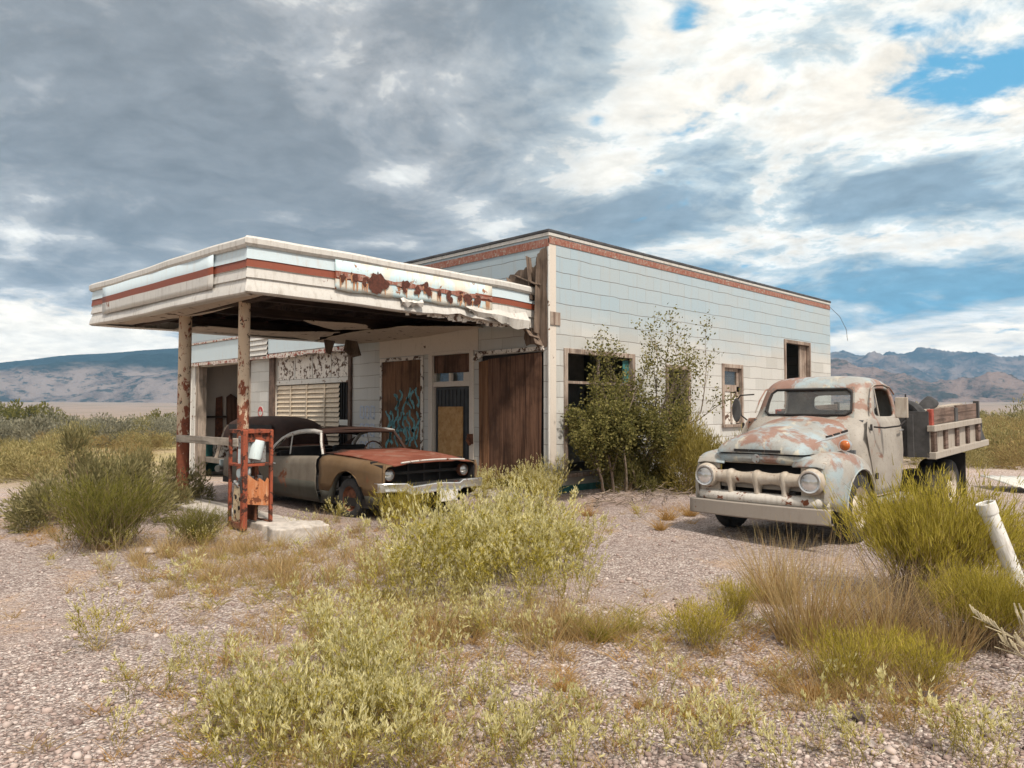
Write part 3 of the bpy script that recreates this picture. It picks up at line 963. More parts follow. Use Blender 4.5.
# exposed wood of the torn edge + bent metal rags
tw = MB()
for k in range(22):
    s = 2.55 + k * .105
    tw.beam(onside(CB, d1, o1, s, .0, 3.34 - .10 * (s / 5.46) ** 2), onside(CB, d1, o1, s + .02, -.07, 3.17 - .12 * (s / 5.46) ** 2 + b3.uniform(-.02, .03)), .095, .018, up=tuple(o1))
tw.build('edge_board', M['white_peel'], can)
rg = MB()
def rag(s0, s1, z0, z1, drop, n=14, seed=1):
    r5 = random.Random(seed)
    rows = []
    for i in range(n):
        t = i / (n - 1)
        s = s0 + (s1 - s0) * t
        c_ = .06 * math.sin(t * 12 + seed) + r5.uniform(-.015, .015)
        rows.append([onside(CB, d1, o1, s, .05 + .02 * math.sin(t * 8), z0 + .02 * math.sin(t * 14)), onside(CB, d1, o1, s, .14 + c_ * .7, z0 - .06 + drop * t * .4),
                     onside(CB, d1, o1, s, .10 + c_, z1 + drop * t + .03 * math.sin(t * 21))])
    rg.grid(rows)
rag(3.75, 5.15, 3.36, 3.26, -.22, 20, 2)
rg.build('torn_metal', M['fas_white'], f1, solid=.006)
rg = MB()
rag(2.45, 2.85, 3.36, 3.24, .02, 10, 4)
rg.build('torn_metal', M['fas_white'], f1, solid=.006)
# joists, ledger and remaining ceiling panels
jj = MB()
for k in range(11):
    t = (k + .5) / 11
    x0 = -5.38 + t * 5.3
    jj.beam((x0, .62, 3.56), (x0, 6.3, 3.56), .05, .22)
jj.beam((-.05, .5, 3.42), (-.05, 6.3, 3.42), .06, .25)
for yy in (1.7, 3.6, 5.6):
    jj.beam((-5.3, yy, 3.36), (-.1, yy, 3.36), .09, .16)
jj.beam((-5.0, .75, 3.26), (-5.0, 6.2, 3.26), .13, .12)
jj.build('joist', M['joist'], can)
def ceil_panel(pts, z, amp):
    p = ragged(pts, amp, 6)
    return [(q_[0], q_[1], z + .03 * math.sin(q_[0] * 2.2 + q_[1])) for q_ in p]
cpn = MB()
cpn.poly(ceil_panel([(-5.36, .72), (-5.62, 6.25), (-5.12, 6.2), (-4.95, 3.4), (-5.02, .75)], 3.215, .03), (0, 0, .012))
cpn.poly(ceil_panel([(-4.3, 6.25), (-4.0, 5.3), (-2.6, 4.9), (-1.5, 4.6), (-1.2, 6.25)], 3.215, .09), (0, 0, .012))
cpn.poly(ceil_panel([(-1.55, 2.2), (-.05, 1.7), (-.03, 6.2), (-1.1, 6.2), (-1.4, 3.9)], 3.205, .07), (0, 0, .012))
cpn.poly(ceil_panel([(-3.2, 3.1), (-2.2, 2.6), (-1.7, 3.2), (-2.2, 3.7)], 3.20, .07), (0, 0, .012))
cpn.build('ceiling_panel', M['beige_sof'], can)
hp = MB()
hp.poly([(-.8, 5.5, 3.2), (-.5, 5.5, 3.18), (-.42, 5.45, 2.86), (-.62, 5.52, 2.80), (-.85, 5.5, 2.95)], (.02, .01, 0))
hp.build('hanging_scrap', M['torn'], can)
hp = MB()
hp.poly([(-1.15, 5.85, 3.2), (-.9, 5.8, 3.18), (-1.0, 5.82, 2.86), (-1.1, 5.85, 2.9)], (.02, .01, 0))
hp.build('hanging_scrap', M['torn'], can)
# wall above the shop front under the canopy: plain cream boarding
MB().box(-.015, 1.9, 2.80, -.001, 5.3, 3.45).build('lining_board', M['cream'], can)
# posts and the rail between them
for (px_, py_, r_, tilt) in ((-5.0, 1.63, .085, .0), (-5.0, 3.87, .105, -.015)):
    zb = float(gz(px_, py_)) - .1
    MB().tube([(px_ + tilt, py_, zb), (px_ + tilt * .5, py_ + .005, 1.6), (px_, py_, 3.22)], r_, 12).build('post', M['post'], can, smooth=50)
    
MB().box(-5.12, 1.55, 1.06, -5.07, 3.9, 1.18).build('rail', M['timber_y'], can, bevel=.006)
# ------------------------------------------------------------------ old dump truck (local x = back from the bumper, local y = -lateral towards the driver)
def truck_paint(name, mode):
    m, N = new_mat(name)
    co = N.co
    x, y, z = N.sep(co)[:3]
    n1 = N.noise(co, 2.3, 7, .66, .4)
    n2 = N.noise(N.vmath('ADD', co, (5, 3, 1)), 3.1, 6, .62, .5)
    n3 = N.noise(co, 13, 5, .7)
    grey = N.mix(N.noise(co, 1.4, 4), (.22, .225, .215), (.31, .30, .275))
    blue = (.26, .315, .335)
    cream = (.39, .365, .30)
    rust = N.mix(n3, (.165, .078, .052), (.26, .135, .092))
    if mode == 'top':      # hood, roof: sun-burnt through several coats
        top = N.smooth(N.math('ADD', z, N.math('MULTIPLY', N.math('SUBTRACT', n2, .5), .5)), 1.02, 1.25)
        c = N.mix(N.smooth(n2, .42, .60), grey, blue)
        c = N.mix(N.math('MULTIPLY', N.smooth(N.noise(N.vmath('MULTIPLY', co, (1, 3.0, 2)), 2.1, 6, .62, .3), .55, .62), .9), c, cream)
        r_ = N.smooth(N.math('ADD', n1, N.math('MULTIPLY', top, .055)), .50, .59)
        c = N.mix(N.math('MULTIPLY', r_, .9), c, rust)
        c = N.mix(N.smooth(N.noise(co, 5, 6, .7), .63, .68, 0, .8), c, (.07, .06, .06))
    elif mode == 'fender':
        c = N.mix(N.smooth(n2, .48, .64), (.30, .28, .25), blue)
        r_ = N.smooth(N.math('ADD', n1, N.smooth(z, .80, 1.06, -.10, .055)), .51, .62)
        c = N.mix(N.math('MULTIPLY', r_, .88), c, rust)
        c = N.mix(N.smooth(N.math('ADD', N.noise(co, 6, 6, .7), N.smooth(z, .7, 1.0, -.1, .0)), .63, .68, 0, .8), c, (.08, .065, .06))
    else:                  # door and cab sides: chalky beige grey
        c = N.mix(N.smooth(n2, .40, .65), (.265, .24, .21), (.32, .295, .26))
        sv = N.noise(N.vmath('MULTIPLY', co, (7, 7, .6)), 1.4, 5, .7)
        c = N.mix(N.smooth(sv, .52, .8, 0, .55), c, (.26, .22, .18))
        c = N.mix(N.math('MULTIPLY', N.smooth(N.math('ADD', n1, N.smooth(z, 1.6, 2.05, 0, .07)), .575, .62), .85), c, rust)
    n4 = N.noise(co, 45, 3, .7)
    c = N.mix(N.smooth(n3, .50, .75, 0, .5), c, (.17, .145, .125))
    c = N.mix(N.smooth(n4, .58, .70, 0, .5), c, (.12, .085, .07))
    setp(N, c, N.smooth(n2, .3, .7, .42, .72), 0, N.bump(N.math('ADD', n3, N.math('MULTIPLY', n1, .7)), .12, .012), .4)
    return m
M['tr_top'] = truck_paint('truck_top_paint', 'top')
M['tr_fender'] = truck_paint('truck_fender_paint', 'fender')
M['tr_door'] = truck_paint('truck_door_paint', 'door')
M['tr_grille'] = paint('truck_grille_cream', (.37, .32, .26), (.24, .185, .145), RUST, .62, 4, .44, .55, second=(.44, .395, .34), second_amt=.52)
M['tr_apron'] = paint('truck_apron_white', (.48, .455, .415), (.29, .25, .21), RUST, .60, 4, .44, .6)
M['tr_bumper'] = paint('truck_bumper_grey', (.25, .22, .19), (.20, .16, .135), RUST, .67, 4, .5, .6)
M['tr_rim'] = paint('truck_rim_cream', (.55, .49, .41), (.28, .22, .17), RUST, .62, 7, .47, .6)
M['tr_in'] = plain('truck_cab_inside', (.085, .09, .10), .7, 0, .25, 5)
M['bed_beige'] = paint('bed_beige_boards', (.32, .285, .245), (.17, .135, .105), RUST, .66, 3, .46, .8)
M['bed_wood'] = wood('bed_brown_board', (.115, .075, .058), (.20, .14, .115), 'x', .8)
M['bed_dark'] = plain('bed_dark_steel', (.060, .058, .058), .8, 0, .4, 4)
M['bed_red'] = plain('bed_red_stake', (.30, .06, .04), .8, 0, .4, 8)

TR = empty('dump_truck', (-1.48, -4.77, 0), 0, 'rusty grey vintage dump truck with wooden bed sides parked beside the white wall', 'truck')
LZ = .03
def TP(s, w, z): return Vector((s, -w, z))

# hood: lofted half-round sections
hs = [(-.06, .36, 1.075, 1.10, 1.5), (-.05, .50, 1.075, 1.15, 1.8), (-.015, .55, 1.075, 1.21, 2.0), (.05, .575, 1.075, 1.262, 2.2), (.2, .595, 1.08, 1.315, 2.3), (.5, .615, 1.085, 1.365, 2.4),
      (.8, .64, 1.09, 1.41, 2.5), (1.1, .67, 1.10, 1.46, 2.7), (1.32, .70, 1.12, 1.505, 2.9)]
def hood_pt(s_, a):
    i = 0
    while i < len(hs) - 2 and hs[i + 1][0] < s_: i += 1
    A_, B_ = hs[i], hs[i + 1]
    t = min(max((s_ - A_[0]) / (B_[0] - A_[0]), 0), 1)
    _, hw, zb, zt, p = [A_[k] * (1 - t) + B_[k] * t for k in range(5)]
    c_, s2 = math.cos(a), math.sin(a)
    e = 2 / p
    return TP(s_, hw * math.copysign(abs(c_) ** e, c_), zb + (zt - zb) * abs(s2) ** e + (.022 * math.exp(-(c_ * hw / .10) ** 2) if s2 > .5 else 0))
rows = []
for (s_, *_r) in hs:
    rows.append([hood_pt(s_, math.pi * k / 22) for k in range(23)])
hm_ = MB().grid(rows)
hm_.add(rows[0], [tuple(range(23))])
hood = hm_.build('hood', M['tr_top'], TR, smooth=50, sub=1)
# slots in the nose and louvres with trim along each side
g = MB()
for k in (-1, 0, 1):
    g.box(-.072, -.105 + k * .20, 1.092, -.035, .085 + k * .20, 1.122)
g.build('nose_slots', M['dark'], hood)
for sd_ in (1, -1):
    g = MB()
    g2_ = MB()
    for k in range(3):
        s0 = .66 + k * .19
        p, q_ = hood_pt(s0, .55), hood_pt(s0 + .14, .55)
        for v in (p, q_): v.y *= sd_ * 1.0
        g.beam(p + Vector((0, -.006 * sd_, 0)), q_ + Vector((0, -.006 * sd_, 0)), .02, .026)
    a_, b_ = hood_pt(.38, .50), hood_pt(1.25, .50)
    pts = [hood_pt(.36 + i * .09, .50) for i in range(11)]
    pts = [Vector((p.x, p.y * sd_ - .004 * sd_, p.z - .012)) for p in pts]
    g2_.tube(pts, [.006 + .014 * min(1, i / 3, (10 - i) / 3 + .2) for i in range(11)], 6)
    g2_.build('hood_spear', M['chrome'], hood, smooth=60)
    g.build('louvres', M['dark'], hood)
# upper front valance under the hood lip
vl = []
for (z, o_) in ((1.07, .0), (1.06, -.045), (1.02, -.065), (.975, -.05), (.955, -.01), (.96, .05)):
    vl.append([TP(o_ + .09 * (abs(w_) / .56) ** 4, w_, z - .012 * (abs(w_) / .56) ** 2) for w_ in np.linspace(-.62, .62, 17)])
vb = MB().grid(vl).build('valance', M['tr_top'], TR, smooth=50, solid=.01)
MB().lathe([(.001, -.01), (.05, -.008), (.055, .004)], (-.068, 0, 1.012), 'x', 14).box(-.075, -.10, 1.005, -.06, -.055, 1.02).box(-.075, .055, 1.005, -.06, .10, 1.02).build('badge', M['steel'], vb, smooth=40)

# front fenders
def arch_z(s_, c, r_, z0, base):
    d = abs(s_ - c)
    return max(base, z0 + math.sqrt(r_ * r_ - d * d)) if d < r_ else base
FS = [-.045, -.04, -.02, .02, .08, .16, .26, .36, .39, .43, .50, .58, .68, .80, .92, 1.02, 1.12, 1.19, 1.25, 1.29, 1.32, 1.38, 1.46, 1.52]
def ftop(s_): return float(np.interp(s_, [-.045, -.03, .0, .06, .15, .3, .6, .85, 1.05, 1.2, 1.33, 1.45, 1.52], [.945, .975, 1.01, 1.045, 1.07, 1.09, 1.10, 1.09, 1.05, .97, .83, .64, .50]))
def fout(s_): return float(np.interp(s_, [-.045, -.02, .05, .2, .5, 1., 1.3, 1.52], [.80, .855, .885, .905, .915, .92, .905, .86]))
def flow(s_):
    if s_ < .33: return float(np.interp(s_, [-.045, .1, .33], [.50, .44, .40]))
    return arch_z(s_, .84, .475, .41, .40 if s_ < .84 else .42)
for sd_ in (1, -1):
    rows = []
    for s_ in FS:
        zt, wo_, zl = ftop(s_), fout(s_), flow(s_)
        zl = min(zl, zt - .02)
        row = []
        inner = .44 + .03 * s_
        for (w_, z) in ((inner, min(1.075, zt - .01)), (.60, zt - .005), (.72, zt), (.81, zt - .022), (wo_ - .045, zt - .075), (wo_ - .008, zt - .17), (wo_ + .005, zt - .30), (wo_, 0), (wo_ - .012, 1)):
            if z == 0: z = zl + .45 * max(zt - .30 - zl, 0)
            elif z == 1: z = zl
            z = max(z, zl)
            row.append(TP(s_, w_ * sd_, z))
        rows.append(row)
    f_ = MB().grid(rows).build('fender', M['tr_fender'], TR, smooth=55, solid=.018)
    # rolled lip round the wheel opening
    pts = [TP(s_, (fout(s_) - .004) * sd_, flow(s_) + .004) for s_ in FS if .36 <= s_ <= 1.32]
    MB().tube(pts, .014, 6).build('wheel_lip', M['tr_fender'], f_, smooth=60)
    g = MB().box(.3, min(-.5 * sd_, -.55 * sd_), .45, 1.5, max(-.5 * sd_, -.55 * sd_), 1.05)
    g.build('inner_panel', M['black_metal'], f_)
# grille: panel with openings, round bar, three teeth
g = wall_mb(lambda u, z, d: (.0 + d, u, z), -.82, .82, .50, 1.0, [(-.52, .52, .60, .945)], .03, 0, 0)
gp = g.build('grille_panel', M['tr_grille'], TR, bevel=.012)
MB().box(.20, -.6, .5, .22, .6, 1.0).build('grille_backing', M['dark'], gp)
pts = [TP(-.02 + .0 * abs(w_), w_, .775) for w_ in np.linspace(-.56, .56, 25)]
MB().tube(pts, [.077 + (.009 * math.cos(p.y * 17) if abs(p.y) < .5 else 0) for p in pts], 16).build('grille_bar', M['tr_grille'], gp, smooth=60)
MB().box(.03, -.52, .64, .10, .52, .70).build('grille_bar', M['tr_bumper'], gp, bevel=.01)
for w_ in (-.345, .0, .345):
    rings = [(.875, .012, .03), (.866, .036, .05), (.84, .070, .080), (.79, .080, .095), (.74, .072, .092), (.69, .052, .078), (.65, .038, .064), (.60, .040, .06), (.565, .055, .062)]
    rows = []
    for (z, rx, ry) in rings:
        rows.append([(-.02 - ry * math.cos(a) * 1.0, w_ + rx * math.sin(a), z) for a in [2 * math.pi * k / 16 for k in range(16)]])
    MB().grid(rows, closed=True).add(rows[0], [tuple(range(16))]).build('grille_tooth', M['tr_grille'], gp, smooth=60, sub=1)
# cream apron and plain bumper
rows = []
for (o_, z) in ((.0, .60), (-.055, .595), (-.10, .575), (-.118, .54), (-.118, .50), (-.09, .465), (-.02, .46)):
    rows.append([TP(o_ + .10 * (abs(w_) / .86) ** 3, w_, z) for w_ in np.linspace(-.86, .86, 19)])
ap = MB().grid(rows).build('apron', M['tr_apron'], TR, smooth=50, solid=.012)
g = MB()
for w_ in (-.46, .42):
    g.beam(TP(-.105, w_ - .035, .53), TP(-.11, w_ + .035, .50), .010, .014).beam(TP(-.105, w_ + .035, .53), TP(-.11, w_ - .035, .50), .010, .014)
g.build('slot_marks', M['rust'], ap)
rows = []
for (o_, z) in ((-.08, .475), (-.15, .478), (-.163, .465), (-.163, .31), (-.15, .295), (-.08, .298)):
    rows.append([TP(o_ + .07 * (abs(w_) / .9) ** 2.5, w_, z) for w_ in np.linspace(-.90, .90, 21)])
MB().grid(rows).build('bumper', M['tr_bumper'], TR, smooth=40, solid=.012)
# headlamps
for sd_ in (1, -1):
    hl_ = MB().lathe([(.150, .02), (.156, -.02), (.152, -.060), (.140, -.092), (.122, -.106), (.112, -.098), (.110, -.085)], (-.005, -.672 * sd_, .775), 'x', 28).build('headlight', M['tr_grille'], TR, smooth=50)
    MB().lathe([(.128, -.105), (.124, -.122), (.108, -.118), (.104, -.10)], (-.005, -.672 * sd_, .775), 'x', 28).build('ring', M['chrome'], hl_, smooth=50)
    MB().lathe([(.107, 0), (.085, -.022), (.045, -.036), (.001, -.040)], (-.0, 0, 0), 'x', 24).build('lens', M['lens'], hl_, smooth=60, loc=(-.105, -.672 * sd_, .775))
# amber lamp on the driver's fender
al = MB().lathe([(.001, -.058), (.04, -.05), (.062, -.022), (.068, .0), (.062, .022), (.04, .05), (.001, .058)], TP(.62, .80, 1.175), 'x', 20).build('turn_signal', M['amber'], TR, smooth=60)
MB().tube([TP(.62, .80, 1.11), TP(.62, .80, 1.06)], .018, 8).lathe([(.06, -.02), (.073, -.018), (.073, .018), (.06, .02)], TP(.62, .80, 1.175), 'x', 20).build('stalk', M['chrome'], al, smooth=40)

# cab shell: rings of points, window cells left open
LV = [.50, .75, 1.05, 1.30, 1.44, 1.515, 1.60, 1.72, 1.83, 1.895, 1.96, 2.01]
sfz = lambda z: float(np.interp(z, [.5, 1.2, 1.40, 1.515, 1.72, 1.895, 1.96, 2.01], [1.00, 1.02, 1.20, 1.34, 1.44, 1.53, 1.58, 1.66]))
srz = lambda z: float(np.interp(z, [.5, 1.3, 1.515, 1.72, 1.895, 1.96, 2.01], [2.68, 2.74, 2.75, 2.74, 2.68, 2.62, 2.52]))
hwz = lambda z: float(np.interp(z, [.5, .75, 1.05, 1.30, 1.44, 1.515, 1.72, 1.895, 1.96, 2.01], [.80, .835, .85, .84, .815, .785, .752, .715, .685, .63]))
def ring(z):
    sf, sr, hw = sfz(z), srz(z), hwz(z)
    L = sr - sf
    half = [(sf, 0), (sf + .006, .38 * hw), (sf + .035, .77 * hw), (sf + .085, .89 * hw), (sf + .16, .975 * hw), (sf + .235, hw), (sf + .30, hw), (sf + .30 + (L - .62) * .5, hw + .004),
            (sr - .32, hw), (sr - .20, .99 * hw), (sr - .085, .93 * hw), (sr - .02, .80 * hw), (sr, .60 * hw), (sr + .006, .30 * hw), (sr + .008, 0)]
    full = half + [(s_, -w_) for (s_, w_) in half[-2:0:-1]]
    return [TP(s_, w_, z) for s_, w_ in full]
rows = [ring(z) for z in LV]
nring = len(rows[0])
base = ring(2.01)
cen = sum((p for p in base), Vector()) / nring
for (k_, z) in ((.90, 2.038), (.72, 2.058), (.45, 2.07), (.2, 2.075)):
    rows.append([Vector((cen.x + (p.x - cen.x) * k_, p.y * k_, z)) for p in base])
def cab_skip(i, j):
    if i >= len(LV) - 1: return False
    z0, z1 = LV[i], LV[i + 1]
    if z0 < 1.51 or z1 > 1.90: return False
    jj_ = j if j < 14 else 27 - j      # mirrored half
    if jj_ in (0, 1): return True
    if jj_ in (6, 7) : return True
    if jj_ in (12, 13) and z0 >= 1.59 and z1 <= 1.84: return True
    return False
cb = MB().grid(rows, closed=True, skip=cab_skip, mf=lambda i, j: 1 if i >= 9 else 0)
cb.add(rows[-1], [tuple(range(nring))], 1)
cab = cb.build('cab', [M['tr_door'], M['tr_top']], TR, smooth=60, sub=2, solid=.035, solid_off=-1)
cab.modifiers.move(cab.modifiers.find('sub'), 0)
# glass, gasket, rear pane
zz_ = np.linspace(1.50, 1.91, 7)
g = MB().grid([[TP(sfz(z) + .012 + .03 * (abs(f) ** 2), f * .80 * hwz(z), z) for f in np.linspace(-1, 1, 11)] for z in zz_]).build('windshield', M['glass'], cab, smooth=60)
def gasket(z0, z1, wf, sfun, off, r_):
    pts = []
    for f in np.linspace(-.86, .86, 12): pts.append((f, z0))
    for z in np.linspace(z0 + .05, z1 - .05, 6): pts.append((.97, z))
    for f in np.linspace(.86, -.86, 12): pts.append((f, z1))
    for z in np.linspace(z1 - .05, z0 + .05, 6): pts.append((-.97, z))
    pts.append(pts[0])
    return [TP(sfun(z) + off + .035 * f * f * (1 if off < .02 else -.6), f * wf * hwz(z), z) for f, z in pts]
MB().tube(gasket(1.535, 1.878, .775, sfz, -.004, .017), .017, 6).build('window_seal', M['black_metal'], g, smooth=60)
MB().tube([TP(1.36, .0, 1.50), TP(1.335, -.10, 1.515), TP(1.36, -.40, 1.545)], .008, 5).tube([TP(1.36, .36, 1.50), TP(1.335, .30, 1.515), TP(1.36, -.02, 1.54)], .008, 5).build('wiper', M['black_metal'], g)
MB().grid([[TP(srz(z) - .02, f * .60 * hwz(z), z) for f in np.linspace(-1, 1, 5)] for z in (1.6, 1.72, 1.83)]).build('rear_pane', M['glass'], cab, smooth=60)
# inside of the cab
g = MB().box(2.18, -.70, .55, 2.66, .70, .98).box(2.52, -.70, .98, 2.68, .70, 1.42).build('seat', M['tr_in'], cab, bevel=.05)
MB().box(1.02, -.76, .52, 2.68, .76, .56).box(1.36, -.74, 1.10, 1.52, .74, 1.47).box(1.02, -.76, .56, 1.06, .76, 1.1).build('dashboard', M['tr_in'], cab)
sw = []
for k in range(21):
    a = 2 * math.pi * k / 20
    sw.append(TP(1.72 + .09 * math.sin(a), .36 + .21 * math.cos(a), 1.40 + .19 * math.sin(a)))
MB().tube(sw, .014, 6, caps=False).tube([TP(1.72, .36, 1.40), TP(1.45, .36, 1.2)], .02, 6).tube([TP(1.72, .15, 1.40), TP(1.72, .57, 1.40)], .01, 5).build('steering_wheel', M['black_metal'], cab, smooth=60)
# doors: skins a few mm proud, seams read as shadow lines
for sd_ in (1, -1):
    rows = []
    zs_ = [.56, .60, .70, .82, .95, 1.05, 1.18, 1.30, 1.38, 1.44, 1.49]
    for z in zs_:
        s0 = float(np.interp(z, [.56, .8, 1.05, 1.3, 1.49], [1.50, 1.40, 1.26, 1.20, 1.33]))
        s1 = 2.505
        row = []
        for t in np.linspace(0, 1, 9):
            s_ = s0 + (s1 - s0) * t
            row.append(TP(s_, (hwz(z) + .012) * sd_, z))
        rows.append(row)
    d_ = MB().grid(rows).build('door', M['tr_door'], TR, smooth=60, solid=.012, solid_off=-1, bevel=.006)
    MB().tube([TP(2.40, .885 * sd_, 1.335), TP(2.37, .90 * sd_, 1.335), TP(2.24, .90 * sd_, 1.32)], .013, 6).build('handle', M['chrome'], d_, smooth=60)
    MB().box(1.27, min(-.86 * sd_, -.875 * sd_), 1.34, 1.31, max(-.86 * sd_, -.875 * sd_), 1.42).build('hinge', M['black_metal'], d_)
    MB().box(1.44, min(-.86 * sd_, -.875 * sd_), .72, 1.50, max(-.86 * sd_, -.875 * sd_), .80).build('hinge', M['black_metal'], d_)
    # vent-window divider
    MB().tube([TP(1.83, (hwz(1.5) - .01) * sd_, 1.5), TP(1.86, (hwz(1.9) - .01) * sd_, 1.90)], .011, 6).build('window_divider', M['tr_door'], d_)
    # drip rail over the door
    MB().tube([TP(s_, (hwz(z) + .012) * sd_, z) for s_, z in ((1.50, 1.56), (1.58, 1.74), (1.70, 1.885), (1.86, 1.93), (2.2, 1.945), (2.42, 1.91), (2.52, 1.82))], .012, 6).build('drip_rail', M['tr_door'], d_, smooth=60)
    MB().box(1.50, min(-.70 * sd_, -.90 * sd_), .40, 2.75, max(-.70 * sd_, -.90 * sd_), .455).build('running_board', M['tr_fender'], TR, bevel=.01)
# mirrors
mr = MB().tube([TP(1.40, .86, 1.385), TP(1.42, .98, 1.375), TP(1.55, 1.12, 1.40), TP(1.62, 1.17, 1.47)], .012, 6).tube([TP(1.62, 1.17, 1.45), TP(1.62, 1.17, 1.80)], .01, 6).build('mirror', M['black_metal'], TR, smooth=60)
MB().box(1.60, -1.20, 1.50, 1.63, -1.05, 1.76).build('mirror_back', M['tr_grille'], mr, bevel=.008)
mr = MB().tube([TP(1.36, -.80, 1.42), TP(1.34, -.92, 1.52), TP(1.33, -.98, 1.74), TP(1.33, -.93, 1.81), TP(1.33, -.72, 1.82)], .011, 6).build('mirror', M['black_metal'], TR, smooth=60)
MB().lathe([(.001, -.02), (.09, -.016), (.10, .0), (.09, .016), (.001, .018)], (0, 0, 0), 'x', 18).build('mirror_back', M['bed_dark'], mr, smooth=50, loc=TP(1.33, -.99, 1.60)).scale = (1, .72, 1.75)

# chassis
ch = MB()
for sd_ in (1, -1):
    ch.box(.0, -.42 * sd_ - .035, .48, 5.2, -.42 * sd_ + .035, .64)
ch.box(.7, -.72, .36, .88, .72, .46).box(4.38, -.8, .34, 4.55, .8, .48).box(.35, -.32, .40, 1.3, .32, .95).box(2.0, .45, .42, 2.7, .85, .68).box(3.2, -.95, .40, 4.0, -.5, .70)
ch.build('chassis', M['black_metal'], TR)
def wheel(name, s_, w_, side, r_=.415, wd=.20):
    ty = MB().lathe([(r_ * .60, -wd * .40), (r_ * .80, -wd * .5), (r_ * .94, -wd * .46), (r_, -wd * .30), (r_, wd * .30), (r_ * .94, wd * .46), (r_ * .80, wd * .5), (r_ * .60, wd * .40), (r_ * .55, 0), (r_ * .60, -wd * .40)], (0, 0, 0), 'y', 36)
    o = empty(name, TP(s_, w_, r_))
    o.parent = TR
    ty.build('tyre', M['tyre'], o, smooth=40)
    f = -side
    rm = MB().lathe([(r_ * .62, f * wd * .42), (r_ * .58, f * wd * .36), (r_ * .52, f * wd * .12), (r_ * .36, f * wd * .02), (r_ * .22, f * wd * .16), (r_ * .2, f * wd * .34), (r_ * .12, f * wd * .42), (.001, f * wd * .43)], (0, 0, 0), 'y', 30)
    rm.build('rim', M['tr_rim'], o, smooth=40)
    hl_ = MB()
    for k in range(5):
        a = 2 * math.pi * k / 5 + .5
        c_ = Vector((math.cos(a) * r_ * .44, f * wd * .10, math.sin(a) * r_ * .44))
        t_ = Vector((-math.sin(a), 0, math.cos(a)))
        n_ = Vector((math.cos(a), 0, math.sin(a)))
        hl_.add([c_ + t_ * (.058 * math.cos(b)) + n_ * (.034 * math.sin(b)) + Vector((0, f * .012, 0)) for b in [2 * math.pi * q_ / 12 for q_ in range(12)]], [tuple(range(12))])
    hl_.build('hand_holes', M['dark'], o, merge=False)
    return o
wheel('wheel', .84, .80, 1)
wheel('wheel', .84, -.80, -1)
for w_ in (.86, .63): wheel('wheel', 4.46, w_, 1)
for w_ in (-.86, -.63): wheel('wheel', 4.46, w_, -1)

# dump bed, tilted up a little to the rear
BD = empty('dump_bed', TP(2.86, 0, .94))
BD.parent = TR
BD.rotation_euler = (0, -R(2.0), 0)
LB, HWB = 2.45, 1.10
MB().box(0, -HWB, .0, LB + .3, HWB, .06).build('floor', M['bed_dark'], BD)
MB().box(-.02, -HWB + .01, .0, .03, HWB - .01, .64).box(-.05, -.9, .0, -.02, -.82, .6).box(-.05, .82, .0, -.02, .9, .6).build('bulkhead', M['bed_dark'], BD)
for sd_ in (1, -1):
    y = lambda a, b: (min(-a * sd_, -b * sd_), max(-a * sd_, -b * sd_))
    def sb_(mb, x0, z0, x1, z1, wa, wb):
        a, b = y(wa, wb)
        return mb.box(x0, a, z0, x1, b, z1)
    pn = sb_(MB(), .0, .06, LB, .36, HWB - .03, HWB).build('side_panel', M['bed_beige'], BD)
    sb_(MB(), -.02, -.02, LB + .42, .075, HWB - .05, HWB + .075).build('side_rail', M['bed_beige'], pn, bevel=.008)
    sb_(MB(), -.03, .36, LB + .02, .445, HWB - .03, HWB + .07).build('side_rail', M['bed_beige'], pn, bevel=.008)
    for k in range(5):
        sb_(MB(), .02 + k * .585, .075, .15 + k * .585, .36, HWB, HWB + (.05 if k in (0, 4) else .035)).build('stake', M['bed_wood'], pn, bevel=.006)
    sb_(MB(), .10, .45, 1.15, .67, HWB - .02, HWB + .015).build('side_board', M['bed_wood'], pn, bevel=.006)
    sb_(MB(), 1.29, .45, LB - .05, .685, HWB - .02, HWB + .015).build('side_board', M['bed_wood'], pn, bevel=.006)
    sb_(MB(), 1.15, .42, 1.29, .65, HWB - .01, HWB + .03).build('stake', M['bed_dark'], pn)
    sb_(MB(), LB - .05, .42, LB + .02, .72, HWB - .03, HWB + .045).build('stake', M['bed_dark'], pn)
    g = MB()
    sb_(g, .0, .445, .10, .67, HWB - .03, HWB + .03)
    g.build('stake', M['bed_red'], pn, bevel=.005)
    MB().add([TP(LB + .02, (HWB + .03) * sd_, .40), TP(LB + .42, (HWB + .03) * sd_, .07), TP(LB + .02, (HWB + .03) * sd_, .07), TP(LB + .02, HWB * sd_, .40), TP(LB + .42, HWB * sd_, .07), TP(LB + .02, HWB * sd_, .07)],
             [(0, 1, 2), (5, 4, 3), (0, 3, 4, 1), (1, 4, 5, 2), (2, 5, 3, 0)]).build('tail_wing', M['bed_dark'], pn)
MB().box(LB + .30, -HWB, .02, LB + .36, HWB, .40).build('tailgate', M['bed_dark'], BD)
MB().box(5.0, -1.0, .22, 5.03, -.58, .92).build('mud_flap', M['black_metal'], TR)
MB().box(5.0, .58, .22, 5.03, 1.0, .92).build('mud_flap', M['black_metal'], TR)

